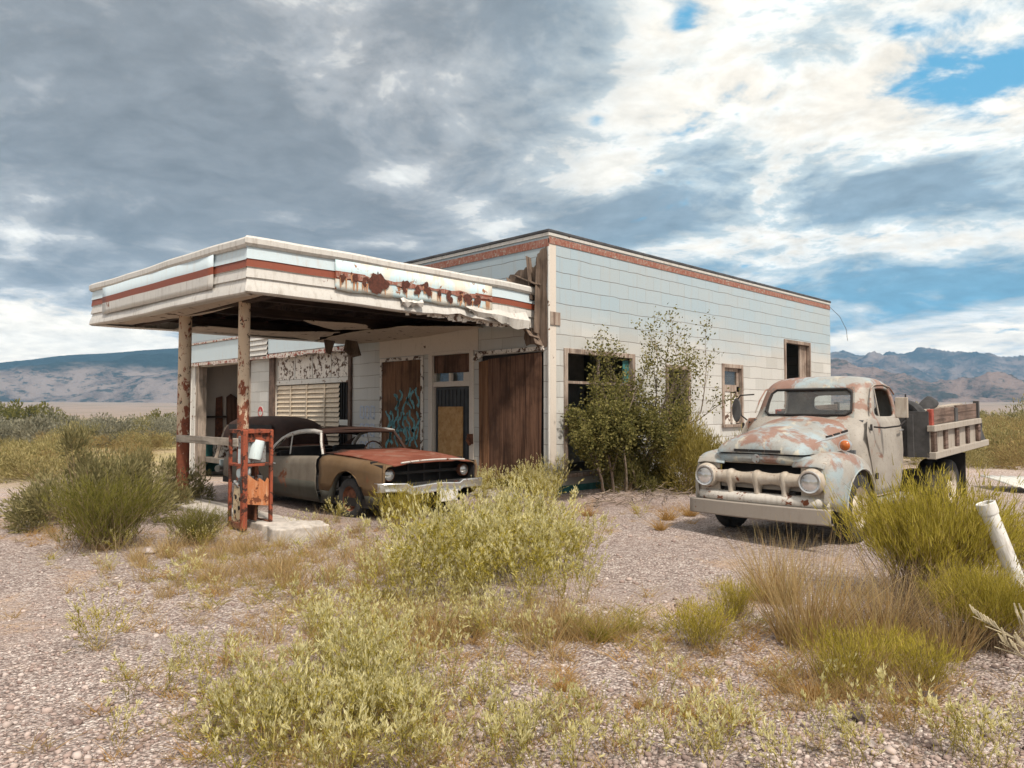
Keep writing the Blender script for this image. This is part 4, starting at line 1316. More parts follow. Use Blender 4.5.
# load lying in the bed
def tyre_mesh(r_, wd):
    return MB().lathe([(r_ * .58, -wd * .42), (r_ * .80, -wd * .5), (r_ * .95, -wd * .44), (r_, -wd * .25), (r_, wd * .25), (r_ * .95, wd * .44), (r_ * .80, wd * .5), (r_ * .58, wd * .42), (r_ * .54, 0), (r_ * .58, -wd * .42)], (0, 0, 0), 'y', 36)
o = tyre_mesh(.36, .2).build('scrap_tyre', M['tyre'], None, smooth=40)
o.location = (-1.48 + 3.06, -4.77 - .70, 1.385)
o.rotation_euler = (0, 0, R(72))
tag(o, 'black tyre standing upright behind the truck cab in the bed', 'tyre')
o = tyre_mesh(.45, .22).build('scrap_tyre', M['tyre'], None, smooth=40)
o.location = (-1.48 + 4.15, -4.77 - .52, 1.42)
o.rotation_euler = (R(38), R(8), R(20))
tag(o, 'big black tyre leaning half flat on the junk in the truck bed', 'tyre')
o = MB().beam((1.9, -5.4, 1.56), (3.35, -5.72, 1.69), .16, .03).build('loose_board', M['timber_y'], None, bevel=.004)
tag(o, 'pale loose board lying over the bed side below the tyres', 'board')
o = MB().beam((2.6, -5.0, 1.45), (3.6, -5.5, 1.66), .12, .03).build('loose_board', M['frame_wood'], None, bevel=.004)
tag(o, 'brown loose board sticking up near the rear of the truck bed', 'board')
# ------------------------------------------------------------------ rusted two-door coupe under the canopy (local y = back from the nose, local x = across; near side is -x)
def car_paint(name, a, b, rust_amt, rust=(.20, .075, .04)):
    m, N = new_mat(name)
    co = N.co
    n1 = N.noise(co, 2.0, 7, .66, .3)
    n3 = N.noise(co, 12, 5, .7)
    c = N.mix(N.smooth(N.noise(N.vmath('ADD', co, (2, 7, 1)), 1.6, 5, .6), .38, .64), a, b)
    sv = N.noise(N.vmath('MULTIPLY', co, (7, 7, .7)), 1.3, 5, .7)
    c = N.mix(N.smooth(sv, .5, .8, 0, .5), c, tuple(v * .5 for v in b))
    c = N.mix(N.smooth(n1, rust_amt, rust_amt + .07), c, N.mix(n3, tuple(v * .5 for v in rust), rust))
    c = N.mix(N.smooth(n3, .55, .8, 0, .45), c, (.10, .06, .04))
    setp(N, c, .75, 0, N.bump(N.math('ADD', n3, n1), .2, .012), .15)
    return m
M['car_fender'] = car_paint('coupe_tan_fender', (.115, .072, .038), (.145, .095, .055), .60)
M['car_door'] = car_paint('coupe_grey_door', (.135, .115, .092), (.19, .165, .135), .60)
M['car_low'] = car_paint('coupe_dark_sill', (.052, .052, .044), (.075, .07, .058), .62)
M['car_hood'] = car_paint('coupe_red_rust_hood', (.145, .045, .028), (.20, .072, .048), .52, (.27, .14, .10))
M['car_dark'] = car_paint('coupe_roof_dark', (.028, .014, .011), (.045, .024, .018), .60, (.07, .032, .02))
M['car_trim'] = paint('coupe_pale_trim', (.46, .44, .41), (.26, .22, .18), RUST, .62, 6, .5, .5)
CAR = empty('rusted_coupe', (-3.03, -.52, 0), R(.5), 'rusted two-door coupe with red hood and no windows parked under the canopy', 'car')
Z0 = -.03
tt = np.unique(np.concatenate([np.arange(.10, 5.45, .09), [1.80, 3.30, 2.72]]))
sh = lambda t: float(np.interp(t, [.1, .6, 1.4, 1.9, 2.6, 3.2, 3.6, 4.2, 4.8, 5.2, 5.45], [.83, .88, .915, .915, .885, .855, .875, .89, .86, .80, .70]))
wd = lambda t: float(np.interp(t, [.1, .3, .9, 2.5, 4.0, 4.9, 5.3, 5.45], [.88, .905, .93, .945, .94, .90, .84, .76]))
tz = lambda t: float(np.interp(t, [.1, .5, 1.0, 1.6, 3.6, 4.6, 5.2, 5.45], [.845, .90, .945, .965, .94, .90, .83, .72]))
ARCH = ((.99, .40, .33), (3.92, .38, .33))
def low(t):
    z = float(np.interp(t, [.1, .4, 1.6, 3.4, 4.6, 5.45], [.36, .26, .20, .20, .27, .40]))
    for c_, r_, zc in ARCH:
        if abs(t - c_) < r_: z = max(z, zc + math.sqrt(r_ * r_ - (t - c_) ** 2))
    return z
def csec(t, sd_):
    s_, w_, zl = sh(t), wd(t), low(t)
    pts = [(w_ - .16, max(s_ + .015, tz(t) - .03)), (w_ - .06, s_), (w_ - .012, s_ - .05), (w_ + .004, s_ - .14), (w_ - .006, s_ - .24), (w_ + .006, .52), (w_ - .01, .40), (w_ - .05, .28), (w_ - .09, zl)]
    out = []
    for (u, z) in pts:
        out.append(Vector((u * sd_, t, max(z, zl) + Z0)))
    return out
def cpart(name, t0, t1, k0, k1, mat, sd_, parent=CAR, off=0., **kw):
    ts = [t for t in tt if t0 - 1e-6 <= t <= t1 + 1e-6]
    rows = [[p + Vector((off * sd_, 0, 0)) for p in csec(t, sd_)[k0:k1 + 1]] for t in ts]
    return MB().grid(rows).build(name, mat, parent, smooth=50, solid=.014, **kw)
for sd_ in (-1, 1):
    fd = cpart('front_fender', .10, 1.72, 0, 6, M['car_fender'], sd_)
    cpart('lower_fender', .10, 1.72, 6, 8, M['car_low'], sd_, fd)
    dd_ = cpart('door', 1.80, 3.30, 1, 6, M['car_door'], sd_, off=.012)
    cpart('door_bottom', 1.80, 3.30, 5, 8, M['car_low'], sd_, dd_, off=.016)
    MB().tube([(.955 * sd_, 3.05, .74 + Z0), (.975 * sd_, 3.07, .745 + Z0), (.975 * sd_, 3.19, .745 + Z0), (.955 * sd_, 3.21, .74 + Z0)], .011, 6).build('handle', M['chrome'], dd_)
    cpart('rear_fender', 3.30, 5.45, 0, 8, M['car_door'], sd_)
    MB().box(min(.62 * sd_, .85 * sd_), 1.72, .16, max(.62 * sd_, .85 * sd_), 3.5, .25).build('sill', M['car_low'], CAR)
# hood, cowl, deck
def top_rows(t0, t1, n, wf):
    rows = []
    for t in np.linspace(t0, t1, n):
        w_ = wd(t) - .155
        row = []
        for u in np.linspace(-1, 1, 17):
            crease = .018 * math.exp(-((abs(u) - .62) / .1) ** 2)
            row.append((u * w_ * wf, t, tz(t) + .035 * (1 - u * u) + crease + Z0))
        rows.append(row)
    return rows
hd_ = MB().grid(top_rows(.07, 1.55, 14, 1.0)).build('hood', M['car_hood'], CAR, smooth=50, solid=.02)
MB().tube([(u, .075 - .0 * abs(u), .862 + .035 * (1 - (u / .75) ** 2) + Z0) for u in np.linspace(-.60, .60, 15)], .014, 6).build('hood_trim', M['car_trim'], hd_)
MB().grid(top_rows(1.56, 1.80, 3, 1.0)).build('cowl', M['car_dark'], CAR, smooth=50, solid=.015)
MB().grid(top_rows(3.75, 5.42, 12, 1.0)).build('trunk_lid', M['car_door'], CAR, smooth=50, solid=.015)
# empty grille mouth
gm_ = MB().box(-.86, .42, .42, .86, .46, .86).box(-.86, .12, .40, -.84, .46, .82).box(.84, .12, .40, .86, .46, .82).box(-.86, .10, .50, .86, .46, .53)
gm_.build('grille_cavity', M['dark'], CAR)
g = MB()
for u in (-.30, .0, .30): g.box(u - .015, .30, .53, u + .015, .33, .86)
g.box(-.84, .28, .66, .84, .31, .70).build('grille_bars', M['black_metal'], CAR)
MB().tube([(-.86, .12, .83), (-.88, .10, .72), (-.87, .12, .56)], .02, 6).tube([(.86, .12, .82), (.88, .10, .72), (.87, .12, .56)], .02, 6).build('nose_edge', M['car_fender'], CAR)
for u in (-.70, .72):
    h_ = MB().lathe([(.10, .04), (.095, -.02), (.085, -.03), (.08, -.02)], (u, .24, .70 + Z0), 'y', 20).build('headlight', M['rust'], CAR, smooth=50)
    MB().lathe([(.08, 0), (.05, -.02), (.001, -.028)], (0, 0, 0), 'y', 18).build('lens', M['lens'], h_, smooth=60, loc=(u, .215, .70 + Z0))
# bent chrome bumper with plate
bx = [(-1.0, .10, .60), (-.92, .02, .60), (-.58, -.03, .585), (-.50, -.04, .535), (0, -.06, .565), (.40, -.04, .535), (.48, -.03, .575), (.90, .02, .57), (1.02, .12, .56)]
rows = []
for (o_, dz) in ((.06, .008), (-.012, .008), (-.02, -.004), (-.005, -.05), (-.02, -.10), (-.012, -.118), (.06, -.118)):
    rows.append([(x, y + o_, z + dz + Z0) for x, y, z in bx])
bp = MB().grid(rows).build('bumper', M['chrome'], CAR, smooth=35, solid=.008)
MB().box(-.02, -.095, .26, .32, -.085, .42).build('number_plate', M['white'], bp)
MB().box(-.5, .0, .40, -.44, .3, .52).box(.42, .0, .40, .48, .3, .52).build('bumper_bracket', M['rust'], bp)
# greenhouse: header, pillars, roof
def gr(u, t, z): return Vector((u, t, z + Z0))
pill = MB()
for sd_ in (-1, 1):
    pill.tube([gr(.80 * sd_, 1.80, .935), gr(.755 * sd_, 1.93, 1.12), gr(.70 * sd_, 2.02, 1.262)], .027, 8)
pill.tube([gr(u, 2.02 - .03 * (1 - (u / .7) ** 2), 1.265 + .012 * (1 - (u / .7) ** 2)) for u in np.linspace(-.70, .70, 9)], .026, 8)
pl_ = pill.build('windshield_frame', M['car_dark'], CAR, smooth=60)
MB().tube([gr(-.83, 1.78, .935), gr(-.785, 1.91, 1.12), gr(-.73, 2.0, 1.262)], .02, 8).build('pillar_trim', M['car_trim'], pl_, smooth=60)
rail = []
rp = [(2.02, 1.265), (2.25, 1.288), (2.5, 1.285), (2.75, 1.262), (3.0, 1.215), (3.2, 1.14), (3.38, 1.02), (3.46, .91)]
for sd_ in (-1, 1):
    MB().tube([gr(float(np.interp(z, [.9, 1.28], [.82, .70])) * sd_, t, z) for t, z in rp], .026, 8, flat=1.4).build('roof_rail', M['car_trim'], pl_, smooth=60)
rows = []
for (t, z) in [(2.03, 1.275), (2.25, 1.30), (2.5, 1.30), (2.75, 1.285), (3.0, 1.24), (3.2, 1.18)]:
    w_ = float(np.interp(z, [.9, 1.28], [.80, .70]))
    rows.append([gr(u * w_, t, z + .05 * (1 - u * u)) for u in np.linspace(-1, 1, 11)])
rf_ = MB().grid(rows).build('roof', M['car_dark'], CAR, smooth=60, solid=.015)
for sd_ in (-1, 1):
    MB().poly([gr(.72 * sd_, 3.0, 1.22), gr(.72 * sd_, 3.24, 1.14), gr(.80 * sd_, 3.98, .90), gr(.82 * sd_, 3.44, .90), gr(.78 * sd_, 3.3, 1.04)], (.02 * sd_, 0, 0)).build('roof_pillar', M['car_dark'], rf_)
    MB().tube([gr(.80 * sd_, 2.85, .90), gr(.735 * sd_, 2.88, 1.25)], .011, 6).build('window_post', M['car_trim'], rf_)
# inside
ins = MB().box(-.78, 1.75, .18, .78, 3.7, .26).box(-.74, 2.45, .26, -.10, 2.95, .52).box(.10, 2.45, .26, .74, 2.95, .52).box(-.74, 2.90, .5, -.10, 3.02, .98).box(.10, 2.90, .5, .74, 3.02, .98).box(-.74, 3.30, .26, .74, 3.46, .90)
ins.build('seats', M['dark'], CAR, bevel=.03)
MB().box(-.78, 1.70, .55, .78, 1.90, .90).build('dashboard', M['dark'], CAR, bevel=.03)
sw = [gr(.38 + .185 * math.cos(a), 2.12 + .06 * math.sin(a), .93 + .165 * math.sin(a)) for a in [2 * math.pi * k / 20 for k in range(21)]]
MB().tube(sw, .013, 6, caps=False).tube([gr(.38, 2.12, .93), gr(.38, 1.85, .82)], .02, 6).tube([gr(.21, 2.12, .93), gr(.55, 2.12, .93)], .012, 6).build('steering_wheel', M['car_dark'], CAR, smooth=60)
MB().box(-.84, .4, .18, .84, 1.7, .30).box(-.84, 3.5, .25, .84, 5.3, .35).box(-.5, .5, .3, .5, 1.5, .72).build('chassis', M['black_metal'], CAR)
for (t, u) in ((.99, -.78), (.99, .78), (3.92, -.76), (3.92, .76)):
    w_ = empty('wheel', (u, t, .285))
    w_.parent = CAR
    sd_ = 1 if u > 0 else -1
    r_, wq = .305, .19
    MB().lathe([(r_ * .6, -wq * .4), (r_ * .82, -wq * .5), (r_ * .96, -wq * .42), (r_, -wq * .25), (r_, wq * .25), (r_ * .96, wq * .42), (r_ * .82, wq * .5), (r_ * .6, wq * .4)], (0, 0, 0), 'x', 30).build('tyre', M['tyre'], w_, smooth=40)
    MB().lathe([(r_ * .62, sd_ * wq * .40), (r_ * .5, sd_ * wq * .1), (r_ * .25, sd_ * wq * .25), (.001, sd_ * wq * .3)], (0, 0, 0), 'x', 24).build('rim', M['rust'], w_, smooth=40)
MB().box(-.86, 5.38, .52, -.64, 5.42, .66).build('tail_lamp', M['blue_white'], CAR, bevel=.01)
MB().tube([(-.95, 5.30, .50), (-.80, 5.48, .50), (0, 5.54, .50), (.80, 5.48, .50), (.95, 5.30, .50)], .05, 8, flat=1.3).build('rear_bumper', M['chrome'], CAR, smooth=60)

# older round-roofed car standing behind the coupe: only its roof shows
OC = empty('old_car', (-1.25, 6.40, float(gz(-1.2, 7.)) + .0), 0, 'dark brown round-roofed old car standing behind the coupe, only its roof showing', 'car')
rows = []
for (t, w_, zt) in [(.0, .60, .55), (.05, .66, .80), (.35, .70, .95), (.9, .72, 1.0), (1.0, .72, 1.02), (3.0, .72, 1.0), (3.25, .66, .7), (3.3, .6, .5)]:
    rows.append([(w_ * math.copysign(abs(math.cos(a)) ** .5, math.cos(a)), t - .9, .30 + (zt - .30) * abs(math.sin(a)) ** .5) for a in np.linspace(0, math.pi, 15)])
MB().grid(rows).build('body', M['rust'], OC, smooth=60)
rows = []
for (t, w_, zt) in [(-.12, .50, 1.0), (-.08, .52, 1.22), (.10, .56, 1.44), (.4, .60, 1.56), (1.0, .62, 1.62), (1.9, .62, 1.63), (2.8, .60, 1.60), (3.2, .55, 1.45), (3.4, .5, 1.0)]:
    rows.append([(w_ * math.copysign(abs(math.cos(a)) ** .45, math.cos(a)), t, .95 + (zt - .95) * abs(math.sin(a)) ** .5) for a in np.linspace(0, math.pi, 19)])
MB().grid(rows).build('roof', M['car_dark'], OC, smooth=60, sub=1)
for sx in (-1, 1):
    MB().box(min(sx * .612, sx * .63), .45, 1.05, max(sx * .612, sx * .63), 2.7, 1.42).build('window', M['dark'], OC)
for (t, u) in ((-.2, -.62), (-.2, .62), (1.75, -.62), (1.75, .62)):
    MB().lathe([(.18, -.08), (.30, -.09), (.34, -.05), (.34, .05), (.30, .09), (.18, .08), (.001, .05)], (0, 0, 0), 'x', 24).build('wheel', M['tyre'], OC, smooth=40, loc=(u, t, .34))

# ------------------------------------------------------------------ skeleton of a fuel pump on the island
PX_, PY_ = -5.52, .47
PU = empty('fuel_pump', (PX_, PY_, float(gz(PX_, PY_)) + .02), 0, 'gutted rusty red fuel pump frame standing in front of the canopy post', 'fuel pump')
H_ = 1.33
g = MB()
for (x, y, w_) in ((0, 0, .085), (0, .42, .05), (.38, 0, .055), (.38, .42, .05)):
    q_ = MB().beam((x, y, 0), (x, y, H_), w_, w_ * .8).build('corner_post', M['rust_orange'], PU, bevel=.008)
for z, h_ in ((H_ - .02, .05), (.86, .035)):
    MB().beam((0, 0, z), (0, .42, z), .05, h_).beam((.38, 0, z), (.38, .42, z), .05, h_).beam((0, .42, z), (.38, .42, z), .05, h_).beam((0, 0, z), (.38, 0, z), .05, h_).build('frame_rail', M['rust_orange'], PU, bevel=.005)
MB().beam((0, 0, .05), (0, .42, .05), .05, .08).beam((.38, 0, .05), (.38, .42, .05), .05, .08).beam((0, .42, .05), (.38, .42, .05), .05, .08).build('base_frame', M['rust'], PU)
MB().beam((.03, .02, H_ - .10), (.40, .02, H_ - .10), .01, .12).build('ragged_plate', M['rust_orange'], PU)
# side panel with holes along its upper edge
pts = [(.05, .34), (.35, .30), (.35, .66), (.33, .68), (.30, .62), (.22, .68), (.18, .64), (.10, .70), (.05, .74)]
MB().poly([(p[0], .0, p[1]) for p in pts], (0, .012, 0)).build('side_panel', M['pump_orange'], PU)
pts = [(.06, 0), (.34, 0), (.34, .42), (.30, .56), (.24, .50), (.12, .55), (.06, .50)]
fp = MB().poly([(.02, p[0] + .02, p[1] + .03) for p in pts], (.012, 0, 0)).build('front_panel', M['pump_cream'], PU)
for (y, z) in ((.15, .40), (.18, .28), (.28, .42), (.15, .12), (.26, .12), (.30, .22)):
    MB().lathe([(.001, -.004), (.03 if z > .2 else .014, -.003), (.03 if z > .2 else .014, .001)], (.018, y, z), 'x', 12).build('hole', M['dark'], fp)
# inner works: meters, pipes, dial drum
MB().box(.08, .06, .88, .34, .37, 1.24).build('computer_box', M['steel'], PU, bevel=.012)
MB().box(.20, .09, .10, .23, .36, .88).build('inner_plate', M['rust'], PU)
MB().lathe([(.001, -.13), (.085, -.13), (.09, -.1), (.09, .1), (.085, .13), (.001, .13)], (0, 0, 0), 'z', 18).build('dial_drum', M['blue_white'], PU, smooth=40, loc=(.20, .07, 1.06)).rotation_euler = (0, R(12), 0)
MB().lathe([(.001, -.1), (.06, -.1), (.06, .1), (.001, .1)], (.08, .22, .97), 'z', 14).build('meter', M['blue_white'], PU, smooth=40)
MB().lathe([(.001, -.07), (.06, -.07), (.075, -.03), (.075, .03), (.06, .07), (.001, .07)], (.10, .24, .74), 'x', 16).build('pump_housing', M['blue_white'], PU, smooth=40)
MB().box(.08, .12, .60, .32, .36, .70).tube([(.14, .14, .5), (.14, .14, .8), (.22, .2, .9)], .025, 8).tube([(.26, .30, .05), (.26, .30, .62)], .03, 8).tube([(.10, .34, .55), (.02, .30, .62), (.04, .20, .56), (.12, .12, .60)], .03, 8).build('pipework', M['steel'], PU, smooth=50)
g = MB()
for k in range(10):
    r6 = random.Random(k)
    g.box(.04 + r6.random() * .2, .08 + r6.random() * .24, .50 + r6.random() * .16, .10 + r6.random() * .25, .14 + r6.random() * .26, .56 + r6.random() * .14)
g.build('valve_block', M['steel'], PU, bevel=.006)
MB().tube([(-.02, .0, .72), (-.06, -.02, .66), (-.05, -.04, .5)], .016, 6).build('hose_stub', M['black_metal'], PU)

# pump island slabs and debris
def slab(name, pts, z0, h_, label, cat, mat='conc', amp=.035):
    p = ragged(pts, amp, 5)
    zz_ = [float(gz(*q_)) for q_ in p]
    zb = sum(zz_) / len(zz_)
    o = MB().poly([(q_[0], q_[1], zb + z0) for q_ in p], (0, 0, h_)).build(name, M[mat], None, bevel=.018)
    return tag(o, label, cat)
slab('pump_island', [(-5.32, -.05), (-5.32, 4.5), (-4.72, 4.5), (-4.72, -.05)], -.1, .20, 'low concrete island under the canopy posts', 'kerb')
slab('concrete_block', [(-5.62, -.72), (-5.60, -.20), (-5.10, -.16), (-4.86, -.35), (-4.95, -.74)], -.06, .24, 'broken pale concrete block in the weeds beside the fuel pump', 'concrete block')
slab('concrete_step', [(-.75, .1), (-.75, 3.4), (-.02, 3.4), (-.02, .1)], -.1, .16, 'low concrete step along the boarded shop front', 'step', amp=.02)

# white plastic pipe standing askew in the brush at the right
b0 = Vector(polar(1031, 5.6))
o = MB().lathe([(.058, 0), (.058, .90), (.065, .90), (.069, .92), (.069, .985), (.064, .99), (.056, .985), (.054, .82), (.001, .81)], (0, 0, 0), 'z', 28).build('white_pipe', M['pvc'], None, smooth=40)
o.location = b0 + Vector((0, 0, -.05))
o.rotation_euler = (R(-4), R(-19), R(-45))
tag(o, 'white plastic pipe leaning out of the yellow brush at right', 'pipe')
# sheet of white corrugated roofing lying on the gravel
c0 = Vector(polar(1014, 14.2))
rows = []
for i in range(41):
    u = i / 40 * 2.6
    rows.append([(u, v, .07 + .022 * math.sin(u * 2 * math.pi / .19) + .10 * math.sin(v * 1.3 + u * .5) * .5 + .05) for v in (0, .35, .7, 1.05, 1.4)])
o = MB().grid(rows).build('roof_sheet', M['sheet'], None, smooth=70, solid=.008)
o.location = c0
o.rotation_euler = (R(2), 0, R(-52))
tag(o, 'white corrugated roofing sheet lying on the gravel near the right edge', 'metal sheet')

# things seen inside the open bay
o = MB().box(-.4, -.5, 0, .4, .5, .95).build('cabinet', M['teal'], None, bevel=.02)
o.location = (2.3, 15.4, .03)
tag(o, 'dark green cabinet standing inside the open garage bay', 'cabinet')
o = MB().box(-.35, -.4, 0, .35, .4, .62).box(-.37, -.42, .62, .37, .42, .68).build('white_bin', M['white_peel'], None, bevel=.02)
o.location = (1.0, 15.6, -.12)
tag(o, 'scuffed white bin standing just inside the open garage bay', 'bin')
o = MB().beam((0, 0, 0), (.5, .25, 1.2), .12, .03).build('leaning_plank', M['timber'], None)
o.location = (.35, 15.1, -.1)
tag(o, 'grey plank leaning inside the open garage bay', 'plank')
# ------------------------------------------------------------------ plants
def blade_set(roots, dirs, lens, width, bend, seg=3, taper=True, rng=nrg):
    """curved flat ribbons. returns verts, quads"""
    n = len(roots)
    d = dirs / np.linalg.norm(dirs, axis=1, keepdims=True)
    side = np.cross(d, rng.normal(size=(n, 3)))
    side /= np.linalg.norm(side, axis=1, keepdims=True) + 1e-9
    out = np.stack([d[:, 0], d[:, 1], np.zeros(n)], 1) + rng.normal(size=(n, 3)) * .25
    out[:, 2] = -abs(out[:, 2]) * .6
    V = []
    width = np.broadcast_to(width, (n,))
    for k in range(seg + 1):
        t = k / seg
        p = roots + d * (lens * t)[:, None] + out * (lens * bend * t * t)[:, None]
        w_ = width * ((1 - t * .9) if taper else (.35 + .65 * math.sin(math.pi * min(.95, t + .08))))
        V.append(p - side * w_[:, None] / 2)
        V.append(p + side * w_[:, None] / 2)
    V = np.stack(V, 1)                       # n, 2(seg+1), 3
    base = (np.arange(n) * 2 * (seg + 1))[:, None, None]
    q = np.array([[2 * k, 2 * k + 1, 2 * k + 3, 2 * k + 2] for k in range(seg)])[None]
    return V.reshape(-1, 3), (base + q).reshape(-1, 4)

def leaves(cent, dirs, L, W, rng=nrg):
    """diamond leaves"""
    n = len(cent)
    d = dirs / (np.linalg.norm(dirs, axis=1, keepdims=True) + 1e-9)
    side = np.cross(d, rng.normal(size=(n, 3)))
    side /= np.linalg.norm(side, axis=1, keepdims=True) + 1e-9
    L = np.broadcast_to(L, (n,))[:, None]
    W = np.broadcast_to(W, (n,))[:, None]
    nrm = np.cross(d, side)
    a = cent
    b = cent + d * L * .45 + side * W / 2 + nrm * L * .06
    c = cent + d * L
    e = cent + d * L * .45 - side * W / 2 + nrm * L * .06
    V = np.stack([a, b, c, e], 1).reshape(-1, 3)
    Q = np.arange(4 * n).reshape(-1, 4)
    return V, Q

class PM:
    """collects numpy pieces with a material index"""
    def __init__(self):
        self.V, self.Q, self.M, self.o = [], [], [], 0
    def add(self, VQ, m):
        V, Q = VQ
        self.V.append(V)
        self.Q.append(Q + self.o)
        self.M.append(np.full(len(Q), m))
        self.o += len(V)
    def mesh(self, name, mats):
        return np_mesh(name, np.vstack(self.V), np.vstack(self.Q), mats, np.concatenate(self.M))
    def arrays(self):
        return np.vstack(self.V), np.vstack(self.Q), np.concatenate(self.M)

def rdir(n, lean, rng, up=1.):
    a = rng.uniform(0, 2 * np.pi, n)
    r_ = lean * np.sqrt(rng.uniform(0.02, 1, n))
    return np.stack([np.cos(a) * r_, np.sin(a) * r_, np.full(n, up)], 1)

def rabbitbrush(rng, n=260, h=1., spread=.8, leafk=14, blade=.006, leafL=.055, low=.45, stem_w=.006):
    """upright broom-like brush: bare stems below, thready leaves on the upper part"""
    pm = PM()
    d = rdir(n, spread, rng)
    d /= np.linalg.norm(d, axis=1, keepdims=True)
    roots = np.stack([rng.normal(0, .17 * h, n), rng.normal(0, .17 * h, n), np.zeros(n)], 1)
    lens = h * rng.uniform(.62, 1.0, n) * (1 - .18 * (1 - d[:, 2]))
    pm.add(blade_set(roots, d, lens, stem_w, .06, 3, rng=rng), 1)
    k = n * leafk
    i = rng.integers(0, n, k)
    t = rng.uniform(low, 1.0, k) ** .8
    out = np.stack([d[:, 0], d[:, 1], np.zeros(n)], 1)
    p = roots[i] + d[i] * (lens[i] * t)[:, None] + out[i] * (lens[i] * .06 * t * t)[:, None] + rng.normal(0, .018 * h, (k, 3))
    ld_ = d[i] + rng.normal(0, .30, (k, 3)) + np.array([0, 0, .35])
    pm.add(blade_set(p, ld_, leafL * h * rng.uniform(.6, 1.5, k), blade, .1, 2, rng=rng), 0)
    return pm

def scrub(rng, n=1500, h=1., w=1., leaf=.05, lw=.022, stems=40, flat=.85, nc=26, cmin=.16, cmax=.34):
    """rounded bushy scrub of small leaf tufts on an uneven dome"""
    pm = PM()
    cd = rng.normal(size=(nc, 3))
    cd[:, 2] = abs(cd[:, 2]) * .9
    cd /= np.linalg.norm(cd, axis=1, keepdims=True)
    cc_ = cd * rng.uniform(.45, .92, (nc, 1)) * np.array([w, w, h * flat]) + np.array([0, 0, h * .08])
    cr = rng.uniform(cmin, cmax, nc) * h
    i = rng.integers(0, nc, n)
    dirs = rng.normal(size=(n, 3))
    dirs /= np.linalg.norm(dirs, axis=1, keepdims=True)
    p = cc_[i] + dirs * (cr[i] * rng.uniform(.35, 1.05, n))[:, None]
    p[:, 2] = np.maximum(p[:, 2], .02)
    ld_ = dirs * .7 + cd[i] * .5 + np.array([0, 0, .6]) + rng.normal(0, .3, (n, 3))
    pm.add(leaves(p, ld_, leaf * rng.uniform(.6, 1.6, n), lw, rng=rng), 0)
    sd_ = cc_ / (np.linalg.norm(cc_, axis=1, keepdims=True) + 1e-9)
    j = rng.integers(0, nc, stems)
    pm.add(blade_set(np.zeros((stems, 3)) + rng.normal(0, .05, (stems, 3)) * np.array([1, 1, 0]), cc_[j] + rng.normal(0, .08, (stems, 3)), np.linalg.norm(cc_[j], axis=1), .012 * h + .004, .05, 3, rng=rng), 1)
    return pm

def tuft(rng, n=160, h=.4, lean=.9, w=.005, rad=.08, bend=.35, seg=4):
    pm = PM()
    a = rng.uniform(0, 6.28, n)
    r_ = rad * np.sqrt(rng.uniform(0, 1, n))
    roots = np.stack([np.cos(a) * r_, np.sin(a) * r_, np.zeros(n)], 1)
    d = rdir(n, lean, rng) + roots * 1.2
    pm.add(blade_set(roots, d, h * rng.uniform(.25, 1.05, n), w, bend, seg, rng=rng), 0)
    return pm

def weed(rng, n=7, h=.8, lean=.55, leafk=22, spike=16, lL=.05, lw=.012, tipL=.042):
    """pale weed: thin stems, narrow upright leaves, seed spikes at the tips"""
    pm = PM()
    d = rdir(n, lean, rng)
    d /= np.linalg.norm(d, axis=1, keepdims=True)
    lens = h * rng.uniform(.55, 1.0, n)
    roots = np.stack([rng.normal(0, .03, n), rng.normal(0, .03, n), np.zeros(n)], 1)
    R0, D0, L0 = [roots], [d], [lens]
    # side shoots
    ns = n * 3
    i = rng.integers(0, n, ns)
    t = rng.uniform(.25, .8, ns)
    R0.append(roots[i] + d[i] * (lens[i] * t)[:, None])
    D0.append(d[i] + rng.normal(0, .42, (ns, 3)) + np.array([0, 0, .2]))
    L0.append(lens[i] * (1 - t) * rng.uniform(.5, .95, ns))
    roots, d, lens = np.vstack(R0), np.vstack(D0), np.concatenate(L0)
    d /= np.linalg.norm(d, axis=1, keepdims=True)
    N_ = len(roots)
    pm.add(blade_set(roots, d, lens, .0042, .0, 2, rng=rng), 1)
    k = N_ * leafk // 2
    i = rng.integers(0, N_, k)
    t = rng.uniform(.1, .95, k)
    p = roots[i] + d[i] * (lens[i] * t)[:, None]
    a = rng.normal(size=(k, 3))
    pm.add(leaves(p, d[i] * .9 + a * .5 + np.array([0, 0, .25]), lL * rng.uniform(.6, 1.4, k), lw, rng=rng), 0)
    k = N_ * spike // 2
    i = rng.integers(0, N_, k)
    t = rng.uniform(.84, 1.0, k)
    p = roots[i] + d[i] * (lens[i] * t)[:, None]
    pm.add(leaves(p, d[i] * 1.2 + rng.normal(size=(k, 3)) * .38 + np.array([0, 0, .3]), tipL * rng.uniform(.7, 1.4, k), tipL * .26, rng=rng), 2)
    return pm

WM = [M['lf_weed'], M['lf_weedstem'], M['lf_spike']]
def seeds(s): return np.random.default_rng(s)
def at_ground(x, y, dz=-.01): return (x, y, float(gz(x, y)) + dz)
def place(name, me, px, py, rz, sc, label, cat, group=None):
    o = link(name, me, None, gpt(px, py), rz, sc)
    return tag(o, label, cat, group)

